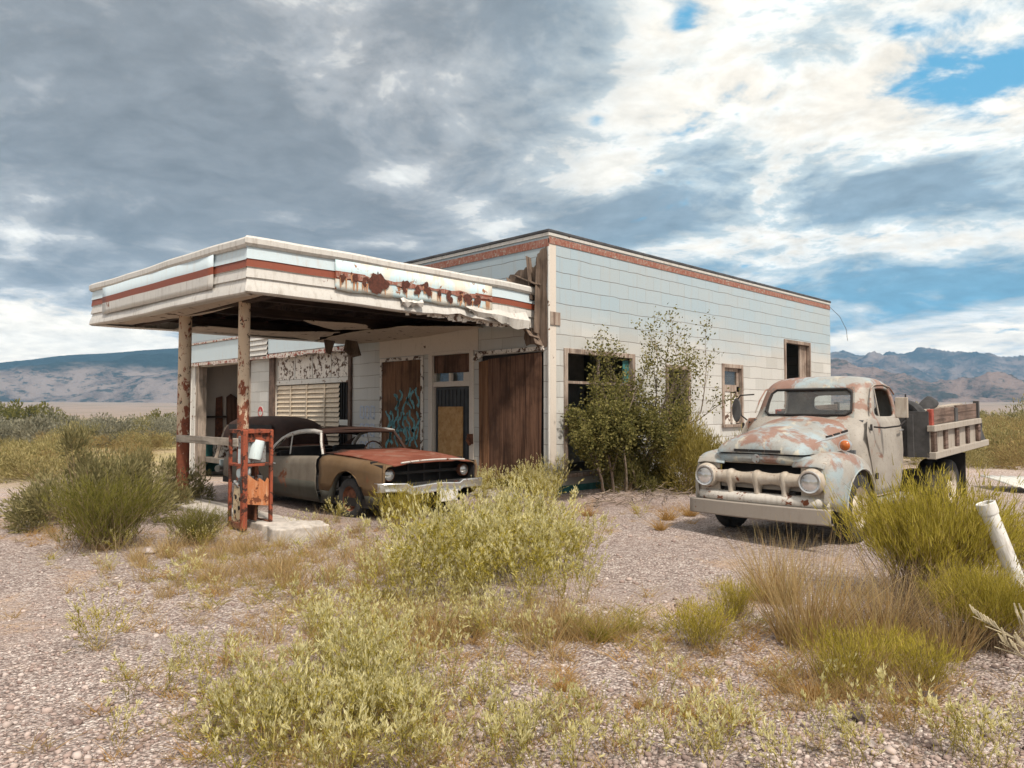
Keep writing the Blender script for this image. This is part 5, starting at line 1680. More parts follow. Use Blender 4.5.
# --- brush and tufts one can point at
RB = [rabbitbrush(seeds(20 + i), 900, 1., .95, 22, .0065, .07, .42).mesh('rabbitbrush', [M['lf_rabbit'], M['lf_rabbit_stem']]) for i in range(3)]
RBS = [rabbitbrush(seeds(30 + i), 230, 1., .7, 12, .010, .10, .12).mesh('low_rabbitbrush', [M['lf_rabbit'], M['lf_rabbit_stem']]) for i in range(3)]
RBD = [rabbitbrush(seeds(35 + i), 420, 1., .8, 18, .008, .08, .12).mesh('dark_brush', [M['lf_sagegreen'], M['lf_rabbit_stem']]) for i in range(2)]
rx, ry, _ = polar(934, 6.2)
o = link('rabbitbrush', RB[0], None, at_ground(rx, ry), .3, (.96, .96, 1.16)); tag(o, 'large yellow green rabbitbrush in front of the truck door', 'bush')
rx, ry, _ = polar(985, 5.1)
o = link('rabbitbrush', RB[1], None, at_ground(rx, ry), 1.9, (.52, .52, .62)); tag(o, 'tall yellow green rabbitbrush around the leaning white pipe', 'bush')
rx, ry, _ = polar(1075, 6.3)
o = link('rabbitbrush', RB[2], None, at_ground(rx, ry), 4.1, (.85, .85, .85)); tag(o, 'yellow green rabbitbrush cut by the right edge of the view', 'bush')
BB = rabbitbrush(seeds(41), 520, 1., 1.25, 1, .006, .06, .8, .007).mesh('bare_brush', [M['lf_dry'], M['lf_rabbit_stem']])
rx, ry, _ = polar(893, 5.35)
o = link('bare_brush', BB, None, at_ground(rx, ry), .0, (.62, .62, .66)); tag(o, 'bare brown twiggy brush below the front of the big rabbitbrush', 'bush')
for (px, py, s, lab) in ((848, 690, .40, 'small yellow green bush on gravel below the brown grass clump'), (925, 690, .34, 'small upright yellow green bush below the bare twiggy brush'), (890, 672, .30, 'little green tuft between two small yellow green bushes'),
                         (700, 648, .34, 'low green bush on the open gravel in front of the truck'), (735, 618, .33, 'green bush just behind the low one in front of the truck')):
    place('low_rabbitbrush', RBS[(px // 7) % 3], px, py, px * .1, (s * (1.25 if px in (700,) else 1.), s * (1.25 if px in (700,) else 1.), s), lab, 'bush')
place('low_rabbitbrush', RBS[1], 402, 528, .7, (.66, .66, .62), 'green bush standing right in front of the coupe bumper', 'bush')
place('dark_brush', RBD[0], 105, 548, .2, (.98, .98, .92), 'dark green brush at the foot of the grey sagebrush by the canopy', 'bush')
place('dark_brush', RBD[1], 196, 544, 2., (.56, .56, .50), 'dark green low brush between the two canopy posts', 'bush')
SG = [scrub(seeds(50 + i), 15000, 1., 1.0, .055, .015, 130).mesh('sagebrush', [M['lf_sage'], M['lf_rabbit_stem']]) for i in range(3)]
place('sagebrush', SG[0], 92, 520, .0, (1.25, 1.25, 1.32), 'big grey green sagebrush left of the canopy', 'bush')
place('sagebrush', SG[1], 150, 508, 1.0, (1.0, 1.0, 1.2), 'grey green sagebrush touching the rusty left canopy post', 'bush')
OL = [scrub(seeds(60 + i), 11000, 1., .8, .065, .011, 60).mesh('olive_bush', [M['lf_olive'], M['lf_rabbit_stem']]) for i in range(2)]
o = link('olive_bush', OL[0], None, at_ground(2.6, -1.25), .5, (1.15, 1.1, 1.55)); tag(o, 'olive green bush between the leafy tree and the truck', 'bush')
o = link('olive_bush', OL[1], None, at_ground(3.75, -1.45), 2.5, (1.1, 1.05, 1.5)); tag(o, 'olive green bush behind the passenger fender of the truck', 'bush')
# dry grasses
DG = [tuft(seeds(70 + i), 460, 1., .50, .010, .30, .26, 4).mesh('dry_grass_clump', M['lf_dry']) for i in range(2)]
place('dry_grass_clump', DG[0], 808, 642, .3, (.70, .70, .86), 'tall tan dry grass clump left of the big rabbitbrush', 'grass')
place('dry_grass_clump', DG[1], 872, 648, 1.3, (.6, .6, .66), 'tan dry grass clump at the foot of the big rabbitbrush', 'grass')
place('dry_grass_clump', DG[1], 775, 600, 3.3, (.62, .62, .62), 'thin tan dry grass clump standing before the truck bumper', 'grass')
place('dry_grass_clump', DG[0], 945, 655, 4.3, (.5, .5, .5), 'tan dry grass clump in front of the leaning pipe', 'grass')
TG = [tuft(seeds(75 + i), 200, 1., 1.1, .020, .25, .4, 3).mesh('grass_tuft', M['lf_orange']) for i in range(2)]
GG = [tuft(seeds(78 + i), 220, 1., 1.0, .018, .25, .35, 3).mesh('grass_tuft', M['lf_grassgreen']) for i in range(2)]
for (px, py, s, lib, lab) in ((588, 516, .22, TG, 'rusty grass tuft at the left foot of the leafy tree'), (690, 516, .24, TG, 'rusty grass tuft between the tree and the truck bumper'), (660, 530, .2, TG, 'rusty grass tuft on the drive before the passenger wheel'), (600, 640, .22, GG, 'short green grass tuft on the gravel right of the tall weeds'), (628, 632, .20, GG, 'green grass tuft second to the right of the tall weeds'), (690, 718, .11, TG, 'small rusty grass tuft low on the right gravel'),
                              (810, 698, .15, TG, 'rusty grass tuft beside the smallest green bush'), (668, 520, .26, TG, 'rusty grass tuft by the passenger front wheel of the truck'), (640, 708, .08, TG, 'little rusty grass tuft right of the foreground weeds'),
                              (565, 690, .12, TG, 'rusty grass tuft at the near edge of the tall weeds'), (905, 560, .3, GG, 'green grass tuft under the truck running board')):
    place('grass_tuft', lib[px % 2], px, py, px * .37, s * 1.25, lab, 'grass')

# --- leafy tree against the side wall
def make_tree(x, y, seed):
    rng = random.Random(seed)
    root = empty('leafy_tree', at_ground(x, y, -.05), 0, 'sparse leafy many-stemmed tree growing against the broken side window', 'tree')
    wood_, tips = MB(), []
    def grow(p, d, L, r_, lev):
        pts, q_ = [p], p.copy()
        dd = d.copy()
        n = 5
        for k in range(n):
            dd = (dd + Vector((rng.uniform(-.16, .16), rng.uniform(-.16, .16), rng.uniform(-.04, .13)))).normalized()
            q_ = q_ + dd * (L / n)
            if (q_.y + y) > -.12: q_.y = -.12 - y; dd.y = -abs(dd.y) * .4
            pts.append(q_.copy())
        wood_.tube(pts, [r_ * (1 - .62 * k / n) for k in range(n + 1)], 5 if lev else 7, caps=False)
        for k in range(1, n + 1):
            tips.append((pts[k], dd.copy(), lev, k / n))
        if lev < 3:
            for b in range(rng.randint(2, 4) if lev else rng.randint(3, 5)):
                k = rng.randint(2, n)
                a = rng.uniform(0, 6.28)
                nd = (dd + Vector((math.cos(a), math.sin(a) * .75, rng.uniform(-.1, .5))) * rng.uniform(.45, .85)).normalized()
                grow(pts[k].copy(), nd, L * rng.uniform(.42, .66), r_ * .45, lev + 1)
    for (dx_, dy_, L, lean) in [(q_[0], q_[1], q_[2] * 1.0, q_[3] * 1.1) for q_ in ((-1.15, -.3, .95, -.5), (-.95, -.35, 1.15, -.42), (-.65, -.4, 1.25, -.3), (-.55, -.05, 1.25, -.50), (-.32, -.15, 1.5, -.30), (-.05, -.1, 1.75, -.12), (.15, -.1, 2.2, .10), (.32, -.05, 2.15, .22), (.5, -.12, 1.85, .42), (.0, -.25, 1.0, -.1), (.3, -.3, 1.25, .3), (-.8, -.2, .9, -.4), (-.25, -.35, 1.0, -.35))]:
        grow(Vector((dx_, dy_, 0)), Vector((lean, -.10, 1)).normalized(), L * 1.02, .030, 0)
    wood_.build('trunk', M['bark'], root, smooth=60)
    g = seeds(seed)
    P_, D_ = [], []
    for (p, d, lev, t) in tips:
        if lev == 0 and t < .7: continue
        low_ = p.z < 1.55
        n = {0: 3, 1: 5, 2: 6, 3: 6}[lev] * (2.4 if low_ and p.x < .35 else (.9 if p.x < .2 else .55))
        for k in range(int(n)):
            P_.append((p.x + g.normal(0, .07), min(p.y + g.normal(0, .07), -.06 - y), p.z + g.normal(0, .08)))
            D_.append((d.x + g.normal(0, .8), d.y + g.normal(0, .8), d.z * .6 + g.normal(0, .6)))
    P_, D_ = np.array(P_), np.array(D_)
    keep = P_[:, 2] > .1
    V, Q = leaves(P_[keep], D_[keep], .058 * g.uniform(.6, 1.3, keep.sum()), .037, rng=g)
    link('crown', np_mesh('crown', V, Q, M['lf_tree']), root)
make_tree(1.85, -.42, 31)

UG = scrub(seeds(66), 7000, 1., .9, .06, .026, 60).mesh('undergrowth_bush', [M['lf_tree'], M['lf_rabbit_stem']])
o = link('undergrowth_bush', UG, None, at_ground(1.35, -.75), .4, (.75, .55, .85)); tag(o, 'dark leafy undergrowth at the left foot of the sparse tree', 'bush')
o = link('undergrowth_bush', UG, None, at_ground(2.2, -.7), 2.4, (.7, .5, .7)); tag(o, 'dark leafy undergrowth at the right foot of the sparse tree', 'bush')
DT_ = MB()
r10 = random.Random(8)
for k in range(70):
    x, y = 1.2 + r10.gauss(0, .9), -1.25 + r10.gauss(0, .3)
    z = float(gz(x, y)) + .02 + r10.random() * .12
    a = r10.uniform(0, 6.28)
    L_ = r10.uniform(.2, .7)
    DT_.tube([(x, y, z), (x + math.cos(a) * L_ * .5, y + math.sin(a) * L_ * .4, z + r10.uniform(-.02, .10)), (x + math.cos(a) * L_, y + math.sin(a) * L_ * .8, max(float(gz(x, y)) + .01, z + r10.uniform(-.1, .04)))], r10.uniform(.004, .010), 4, caps=False)
tag(DT_.build('dead_twigs', M['bark'], None), None, None, None, 'stuff')

# --- pale weeds: the big stand in the middle and single ones on the gravel
WP = [weed(seeds(100 + i), 11, 1., .50, 26, 22, .038, .0085).mesh('tall_weed', WM) for i in range(6)]
SWp = [weed(seeds(120 + i), 16, 1., 1.0, 24, 18, .05, .010).mesh('low_weed', WM) for i in range(5)]
r7 = random.Random(17)
cnt = 0
for k in range(62):
    for _ in range(30):
        px, py = r7.gauss(478, 62), 575 + abs(r7.gauss(0, 26)) - 16
        if 372 < px < 588 and py < 634 and not (px < 446 and py < 578): break
    x, y, z = gpt(px, py)
    hh = r7.uniform(.62, 1.0) * (1.02 if abs(px - 490) < 70 else .8)
    o = link('tall_weed', WP[k % 6], None, (x, y, z - .02), r7.uniform(0, 6.28), (hh * 1.05, hh * 1.05, hh))
    tag(o, 'tall pale weed in the dense stand in the middle of the gravel', 'weed', 'tall weeds of the middle stand')
for k in range(26):
    px, py = r7.uniform(478, 556), r7.uniform(496, 518)
    x, y, z = gpt(px, py)
    hh = r7.uniform(.6, .95)
    o = link('tall_weed', WP[(k + 2) % 6], None, (x, y, z - .02), r7.uniform(0, 6.28), (hh * .9, hh * .9, hh))
    tag(o, 'tall pale weed growing along the boarded shop front', 'weed', 'weeds along the shop front')
for k in range(20):
    px, py = r7.gauss(340, 75), r7.uniform(650, 775)
    x, y, z = gpt(px, py)
    hh = r7.uniform(.30, .52)
    o = link('tall_weed', WP[(k + 1) % 6], None, (x, y, z - .02), r7.uniform(0, 6.28), (hh * 1.1, hh * 1.1, hh))
    tag(o, 'knee-high pale weed in the loose patch nearest the viewer', 'weed', 'weeds of the foreground patch')
for (px, py, hh, lab) in ((100, 650, .62, 'lone pale weed on the bare gravel at left'), (205, 548, .5, 'pale weed with few stems below the dark low brush'), (336, 520, .5, 'bare stemmed pale weed beside the coupe front wheel'),
                          (118, 552, .42, 'single pale weed at the foot of the dark green brush'), (640, 452 + 66, .4, 'pale weed at the foot of the leafy tree')):
    place('low_weed', SWp[px % 5], px, py, px, hh * .8, lab, 'weed')

# --- ground cover nobody could count
def scatter(name, protos, pts, smin, smax, mats, seed, zs=1.):
    g = seeds(seed)
    Vs, Qs, Ms, o = [], [], [], 0
    for (x, y, k) in pts:
        V, Q, mi = protos[g.integers(len(protos))]
        s = g.uniform(smin, smax) * k
        a = g.uniform(0, 6.28)
        c_, s_ = math.cos(a) * s, math.sin(a) * s
        W_ = np.stack([V[:, 0] * c_ - V[:, 1] * s_ + x, V[:, 0] * s_ + V[:, 1] * c_ + y, V[:, 2] * s * zs + float(gz(x, y)) - .01], 1)
        Vs.append(W_)
        Qs.append(Q + o)
        Ms.append(mi)
        o += len(V)
    me = np_mesh(name, np.vstack(Vs), np.vstack(Qs), mats, np.concatenate(Ms))
    return tag(link(name, me), None, None, None, 'stuff')
def photo_pts(n, dens, seed, x0=0, x1=1024, y0=500, y1=790):
    """points on the ground, thinned by a density painted over the yard"""
    g = seeds(seed)
    out = []
    tries = 0
    while len(out) < n and tries < n * 60:
        tries += 1
        px, py = g.uniform(x0 - 30, x1 + 30), g.uniform(y0, y1)
        q_ = dens(px, py)
        if g.random() < q_:
            x, y, z = gpt(px, py)
            out.append((x, y, 1.))
    return out
def bump2(px, py, cx, cy, sx, sy): return math.exp(-((px - cx) / sx) ** 2 - ((py - cy) / sy) ** 2)
def d_weed(px, py):
    v = 1.0 * bump2(px, py, 470, 600, 100, 40) + .9 * bump2(px, py, 370, 640, 75, 60) + .9 * bump2(px, py, 330, 730, 105, 55) + .75 * bump2(px, py, 560, 765, 220, 45) + .42 * bump2(px, py, 230, 580, 100, 30)
    v += .55 * bump2(px, py, 300, 545, 130, 20) + .35 * bump2(px, py, 990, 760, 80, 30) + .06 * bump2(px, py, 150, 690, 40, 25) + .3 * bump2(px, py, 560, 560, 60, 30) + .12 * bump2(px, py, 740, 720, 130, 60)
    return min(1, v)
wpro = [weed(seeds(140 + i), 5, .36, .62, 9, 12, .020, .0050, .030).arrays() for i in range(6)]
scatter('pale_weeds', wpro, photo_pts(300, d_weed, 5), .5, 1.05, WM, 6)
def d_swathe(px, py):
    v = 0.
    for t in np.linspace(0, 1, 8):
        v = max(v, bump2(px, py, 320 + 130 * t, 765 - 175 * t, 62 - 10 * t, 30))
    return v
wbp = [weed(seeds(150 + i), 6, .62, .5, 12, 14, .024, .0055, .032).arrays() for i in range(5)]
scatter('pale_weeds', wbp, photo_pts(58, d_swathe, 15), .45, .95, WM, 16)
def d_tuft(px, py):
    v = .8 * bump2(px, py, 330, 600, 170, 45) + .7 * bump2(px, py, 330, 720, 140, 60) + .6 * bump2(px, py, 480, 650, 130, 30) + .7 * bump2(px, py, 250, 550, 130, 22) + .4 * bump2(px, py, 720, 640, 120, 40)
    v += .5 * bump2(px, py, 860, 690, 110, 40) + .55 * bump2(px, py, 60, 530, 80, 14) + .35 * bump2(px, py, 600, 515, 80, 14) + .22 * bump2(px, py, 650, 720, 120, 40)
    return min(1, v)
tpro = [tuft(seeds(160 + i), 26, .16, 1.2, .005, .05, .5, 2).arrays() for i in range(5)]
scatter('dry_ground_grass', tpro, photo_pts(600, d_tuft, 7), .5, 1.3, [M['lf_dry']], 8)
scatter('rusty_ground_grass', tpro, photo_pts(460, lambda a, b: min(1, .9 * bump2(a, b, 40, 530, 90, 16) + .6 * bump2(a, b, 620, 512, 90, 14) + .5 * d_tuft(a, b) + .5 * bump2(a, b, 450, 650, 140, 20)), 9), .4, 1.2, [M['lf_orange']], 10)
scatter('green_ground_grass', tpro, photo_pts(260, lambda a, b: min(1, .6 * bump2(a, b, 240, 560, 120, 26) + .6 * bump2(a, b, 370, 600, 110, 40) + .4 * bump2(a, b, 300, 720, 120, 50) + .5 * bump2(a, b, 700, 630, 90, 22)), 11), .5, 1.3, [M['lf_grassgreen']], 12)

spro = [tuft(seeds(170 + i), 60, .34, .7, .006, .10, .4, 3).arrays() for i in range(5)]
scatter('straw_grass', spro, photo_pts(200, lambda a, b: min(1, bump2(a, b, 270, 566, 110, 20) + .8 * bump2(a, b, 200, 560, 60, 14) + .6 * bump2(a, b, 340, 560, 60, 24) + .5 * bump2(a, b, 50, 528, 60, 10) + .4 * bump2(a, b, 480, 640, 110, 14) + .6 * bump2(a, b, 590, 628, 60, 12) + .5 * bump2(a, b, 840, 690, 60, 16)), 19), .4, 1.1, [M['lf_dry']], 20)

# loose gravel standing proud of the surface near the viewer
def pebbles():
    g = seeds(3)
    phi = (1 + 5 ** .5) / 2
    ico = np.array([(-1, phi, 0), (1, phi, 0), (-1, -phi, 0), (1, -phi, 0), (0, -1, phi), (0, 1, phi), (0, -1, -phi), (0, 1, -phi), (phi, 0, -1), (phi, 0, 1), (-phi, 0, -1), (-phi, 0, 1)]) / 1.9
    F_ = np.array([(0, 11, 5), (0, 5, 1), (0, 1, 7), (0, 7, 10), (0, 10, 11), (1, 5, 9), (5, 11, 4), (11, 10, 2), (10, 7, 6), (7, 1, 8), (3, 9, 4), (3, 4, 2), (3, 2, 6), (3, 6, 8), (3, 8, 9), (4, 9, 5), (2, 4, 11), (6, 2, 10), (8, 6, 7), (9, 8, 1)])
    n = 15000
    py = 768 - (768 - 500) * g.random(n) ** 1.5 + 25
    px = g.uniform(-20, 1044, n)
    V, T = [], []
    for k in range(n):
        x, y, z = gpt(px[k], py[k]) if k % 1 == 0 else (0, 0, 0)
        s = .0055 + .011 * g.random() ** 3 + .022 * g.random() ** 14
        v = ico * (1 + g.uniform(-.25, .25, (12, 1))) * np.array([s, s * g.uniform(.6, 1), s * .6])
        a = g.uniform(0, 6.28)
        V.append(np.stack([v[:, 0] * math.cos(a) - v[:, 1] * math.sin(a) + x, v[:, 0] * math.sin(a) + v[:, 1] * math.cos(a) + y, v[:, 2] + z + s * .25], 1))
        T.append(F_ + 12 * k)
    me = np_mesh('gravel_stones', np.vstack(V), np.zeros((0, 4)), M['pebble'], T=np.vstack(T))
    tag(link('gravel_stones', me), None, None, None, 'stuff')
pebbles()
def rock(px, py, s, mat, label, seed):
    g = seeds(seed)
    mb = MB()
    rows = []
    for k in range(1, 6):
        th = math.pi * k / 6
        rows.append([(s * math.sin(th) * math.cos(a) * g.uniform(.75, 1.2), s * .8 * math.sin(th) * math.sin(a) * g.uniform(.75, 1.2), s * .55 * math.cos(th)) for a in [2 * math.pi * q_ / 9 for q_ in range(9)]])
    mb.grid(rows, closed=True)
    mb.add(rows[0], [tuple(range(9))]).add(rows[-1], [tuple(range(9))])
    o = mb.build('rock', M[mat], None)
    x, y, z = gpt(px, py)
    o.location = (x, y, z + s * .2)
    o.rotation_euler = (0, 0, seed)
    tag(o, label, 'rock')
rock(858, 720, .05, 'darkstone', 'dark lump of rock on the gravel below the small bushes', 1)
rock(930, 700, .06, 'darkstone', 'dark rock beside the flat grey stone at lower right', 2)
rock(990, 718, .055, 'stone', 'flat grey stone at the lower right edge', 3)
rock(870, 745, .035, 'stone', 'pale pebble-like stone below the dark lump of rock', 4)
rock(150, 553, .10, 'stone', 'grey stone lying under the dark green brush at left', 5)

# fallen pale branch with twigs at the right edge
o = MB()
r9 = random.Random(4)
bx_, by_, bz_ = polar(1050, 4.6)
org = Vector((bx_, by_, bz_ + .10))
lf_ = Vector((-S2, S2, 0))
def twig(p, d, L, r_, lev):
    pts = [p]
    q_ = p.copy()
    dd = d.normalized()
    for k in range(5):
        dd = (dd + Vector((r9.uniform(-.12, .12), r9.uniform(-.12, .12), r9.uniform(-.06, .1)))).normalized()
        q_ = q_ + dd * L / 5
        pts.append(q_.copy())
    o.tube(pts, [r_ * (1 - .12 * k) for k in range(6)], 6)
    if lev < 2:
        for k in range(3):
            twig(pts[1 + k], dd + Vector((r9.uniform(-.5, .5), r9.uniform(-.5, .5), r9.uniform(.2, .8))), L * .42, r_ * .6, lev + 1)
    elif True:
        for k in range(2, 6):
            o.tube([pts[k], pts[k] + dd * .03 + Vector((0, 0, .03))], .005, 5)
twig(org, lf_ * .8 + Vector((0, 0, .30)), .55, .008, 0)
twig(org + Vector((.2, -.1, 0)), lf_ * .75 + Vector((0, 0, .75)), .62, .007, 0)
twig(org + Vector((-.1, -.1, -.05)), lf_ * .6 + Vector((.1, .1, .12)), .45, .007, 0)
ob = o.build('dead_branch', M['deadwood'], None, smooth=60)
tag(ob, 'pale dead branch with stubby twigs at the lower right edge', 'branch')

# --- scrub beyond the yard
r8 = random.Random(23)
def lib(k, mat, n, leaf, lw, w=1.15):
    return [scrub(seeds(200 + 10 * k + i), n, 1., w, leaf, lw, 24, .85, 15, .22, .42).mesh('scrub_bush', [mat, M['lf_rabbit_stem']]) for i in range(3)]
L_y, L_g, L_t, L_d = lib(0, M['lf_yellow'], 3000, .075, .022), lib(1, M['lf_grey'], 3200, .085, .045), lib(2, M['lf_tan'], 3000, .075, .020), lib(3, M['lf_sage'], 2600, .085, .03)
def band(libs, n, pxr, dr, hr, name, label, group):
    for k in range(n):
        px = r8.uniform(*pxr)
        dist = dr[0] * (dr[1] / dr[0]) ** r8.random()
        x, y, z = polar(px, dist)
        if -2 < x < 14 and -.6 < y < 18: continue
        if -2.2 < x < 5 and -7 < y < -3: continue
        h_ = r8.uniform(*hr)
        o = link(name, r8.choice(libs), None, (x, y, z - .05), r8.uniform(0, 6.28), (h_ * r8.uniform(.9, 1.3), h_ * r8.uniform(.9, 1.3), h_))
        tag(o, label, 'bush', group)
band(L_y + L_t + L_t, 22, (-60, 172), (23, 44), (.7, 1.45), 'scrub_bush', 'yellow green scrub bush in the middle distance left of the canopy', 'yellow scrub at left')
band(L_g, 90, (-60, 185), (48, 110), (1.3, 2.3), 'scrub_bush', 'silver grey scrub bush far off left of the station', 'silver scrub far left')
band(L_d, 30, (-60, 185), (46, 120), (1.2, 1.9), 'scrub_bush', 'dull green scrub bush among the silver scrub at left', 'dull green scrub far left')
band(L_t + L_y, 26, (915, 1090), (19, 42), (.7, 1.45), 'scrub_bush', 'tan yellow scrub bush beyond the dump truck at right', 'tan scrub at right')
band(L_t + L_y, 60, (880, 1090), (42, 95), (1.0, 2.0), 'scrub_bush', 'tan scrub bush far off behind the truck bed', 'tan scrub far right')
band(L_d, 26, (895, 1090), (85, 150), (2.4, 4.0), 'scrub_bush', 'dark green bush in the far line behind the truck', 'dark bushes far right')
DT = [scrub(seeds(290 + i), 1500, 1., .9, .11, .07, 20).mesh('far_tree', [M['lf_sagegreen'], M['lf_rabbit_stem']]) for i in range(2)]
for (px, d_, h_, lab) in ((-6, 210, 6.0, 'dark rounded tree at the far left edge of the plain'), (22, 205, 6.6, 'tallest dark tree of the far left clump'), (38, 212, 6.0, 'dark tree at the right end of the far left clump'), (62, 220, 3.6, 'small dark tree right of the far left clump'), (160, 170, 4.0, 'lone dark tree above the silver scrub near the left post')):
    x, y, z = polar(px, d_)
    tag(link('far_tree', DT[px % 2], None, (x, y, z - .3), px, (h_ * .95, h_ * .95, h_)), lab, 'tree')
# ------------------------------------------------------------------ ground and far terrain
def build_ground():
    az0 = 45.
    angs = []
    a = -180.
    while a < 180:
        angs.append(a)
        a += .5 if abs(a) < 42 else 4.
    angs = np.radians(np.array(angs))
    rr_ = [0.]
    r_ = .5
    while r_ < 9000:
        rr_.append(r_)
        r_ *= 1.022 if r_ < 60 else 1.06
    rr_ = np.array(rr_[1:])
    A, Rr = np.meshgrid(angs, rr_)
    X = CAMP.x + Rr * np.cos(A + R(az0))
    Y = CAMP.y + Rr * np.sin(A + R(az0))
    Z = gz(X, Y)
    V = np.stack([X, Y, Z], -1).reshape(-1, 3)
    nr, na = X.shape
    i, j = np.meshgrid(np.arange(nr - 1), np.arange(na), indexing='ij')
    j2 = (j + 1) % na
    Q = np.stack([i * na + j, i * na + j2, (i + 1) * na + j2, (i + 1) * na + j], -1).reshape(-1, 4)
    c = len(V)
    V = np.vstack([V, [[CAMP.x, CAMP.y, float(gz(CAMP.x, CAMP.y))]]])
    T = np.stack([np.full(na, c), np.arange(na), (np.arange(na) + 1) % na], -1)
    me = np_mesh('ground', V, Q[:, ::-1], M['ground'], T=T[:, ::-1], smooth=True)
    me.flip_normals()
    tag(link('ground', me), None, None, None, 'structure')
build_ground()

def fbm2(x, y, seed, octs=6, ridged=False):
    r_ = np.random.default_rng(seed)
    out = np.zeros_like(x)
    amp, fr = 1., 1.
    for o in range(octs):
        g = r_.random((64, 64))
        xx, yy = x * fr + 17.3 * o, y * fr + 9.1 * o
        xi, yi = np.floor(xx).astype(int), np.floor(yy).astype(int)
        fx, fy = xx - xi, yy - yi
        fx, fy = fx * fx * (3 - 2 * fx), fy * fy * (3 - 2 * fy)
        v = (g[xi % 64, yi % 64] * (1 - fx) + g[(xi + 1) % 64, yi % 64] * fx) * (1 - fy) + (g[xi % 64, (yi + 1) % 64] * (1 - fx) + g[(xi + 1) % 64, (yi + 1) % 64] * fx) * fy
        if ridged:
            v = 1 - abs(2 * v - 1)
        out += amp * (v - .5)
        amp *= .5
        fr *= 2.05
    return out

def mountain(name, prof, d_front, d_ridge, d_back, mat, seed, rough, base_px=412, nr=70, na=220, terr=0., drop=0.):
    """ridge whose crest follows (photo column, photo row) pairs at the ridge distance"""
    pxs = np.array([p[0] for p in prof], float)
    hs = np.array([p[1] for p in prof], float)
    lo, hi = pxs.min(), pxs.max()
    px = np.linspace(lo, hi, na)
    crest = np.interp(px, pxs, hs)
    k = np.ones(5) / 5
    crest = np.convolve(np.pad(crest, 2, 'edge'), k, 'valid')
    zc = 1.6 + (410 - crest - drop) / FPX * d_ridge
    dd = np.concatenate([np.linspace(d_front, d_ridge, nr), np.linspace(d_ridge, d_back, nr // 3)[1:]])
    PX, DD = np.meshgrid(px, dd)
    ZC = np.broadcast_to(zc, PX.shape)
    xr = (PX - 512) / FPX
    X = CAMP.x + DD * S2 * (1 + xr)
    Y = CAMP.y + DD * S2 * (1 - xr)
    t = np.clip((DD - d_front) / (d_ridge - d_front), 0, 1)
    tb = np.clip((DD - d_ridge) / (d_back - d_ridge), 0, 1)
    g0 = gz(X, Y) - 4
    up = t ** 1.25
    if terr:
        up = .45 * sm(.0, .35, t) + .55 * sm(.3, 1, t)
    env = np.where(DD <= d_ridge, up, 1 - .8 * tb)
    L = (d_ridge - d_front)
    n = fbm2(X / L * 2.2 + 5, Y / L * 2.2 + 3, seed, 9, True)
    fade = np.clip(t / .12, 0, 1) * np.clip((1 - t) / .45, 0, 1) ** 1.1 + .03
    Z = g0 + (ZC - g0) * env + n * rough * fade * np.where(DD <= d_ridge, 1, .4)
    V = np.stack([X, Y, Z], -1).reshape(-1, 3)
    a, b = X.shape
    i, j = np.meshgrid(np.arange(a - 1), np.arange(b - 1), indexing='ij')
    Q = np.stack([i * b + j, i * b + j + 1, (i + 1) * b + j + 1, (i + 1) * b + j], -1).reshape(-1, 4)
    me = np_mesh(name, V, Q, mat, smooth=True)
    tag(link(name, me), None, None, None, 'structure')
mountain('mountain', [(-420, 372), (-260, 384), (-120, 374), (0, 364), (30, 360), (60, 356), (100, 354), (140, 351), (185, 349), (240, 347), (300, 351), (380, 360), (470, 375), (560, 398), (640, 408)],
         1900, 2900, 3600, M['mtn_left'], 4, 55, nr=120, na=420, terr=1)
mountain('mountain', [(700, 396), (760, 372), (800, 356), (832, 354), (850, 352), (872, 356), (900, 353), (930, 350), (955, 352), (975, 349), (990, 347), (1005, 351), (1024, 354), (1060, 352), (1110, 358), (1180, 350), (1260, 366), (1400, 380)],
         3300, 5200, 6000, M['mtn_right'], 8, 250, drop=9, nr=120, na=420)
mountain('hill', [(740, 402), (790, 386), (825, 371), (845, 363), (858, 364), (875, 369), (893, 378), (915, 388), (945, 386), (985, 388), (1024, 384), (1060, 376), (1110, 380), (1200, 394), (1300, 402)],
         1700, 2600, 3100, M['mtn_hill'], 15, 95, drop=5, nr=110, na=420)

# ------------------------------------------------------------------ air
HAZE = True
if HAZE:
    hb = MB().box(-7000, -7000, -40, 7500, 7500, 620)
    hm = bpy.data.materials.new('haze_air')
    hm.use_nodes = True
    ht = hm.node_tree
    ht.nodes.clear()
    ho = ht.nodes.new('ShaderNodeOutputMaterial')
    hv = ht.nodes.new('ShaderNodeVolumePrincipled')
    hv.inputs['Color'].default_value = (.30, .58, .92, 1)
    hv.inputs['Density'].default_value = .00013
    hv.inputs['Anisotropy'].default_value = .0
    ht.links.new(hv.outputs[0], ho.inputs['Volume'])
    hz = hb.build('haze', hm)
    tag(hz, None, None, None, 'stuff')

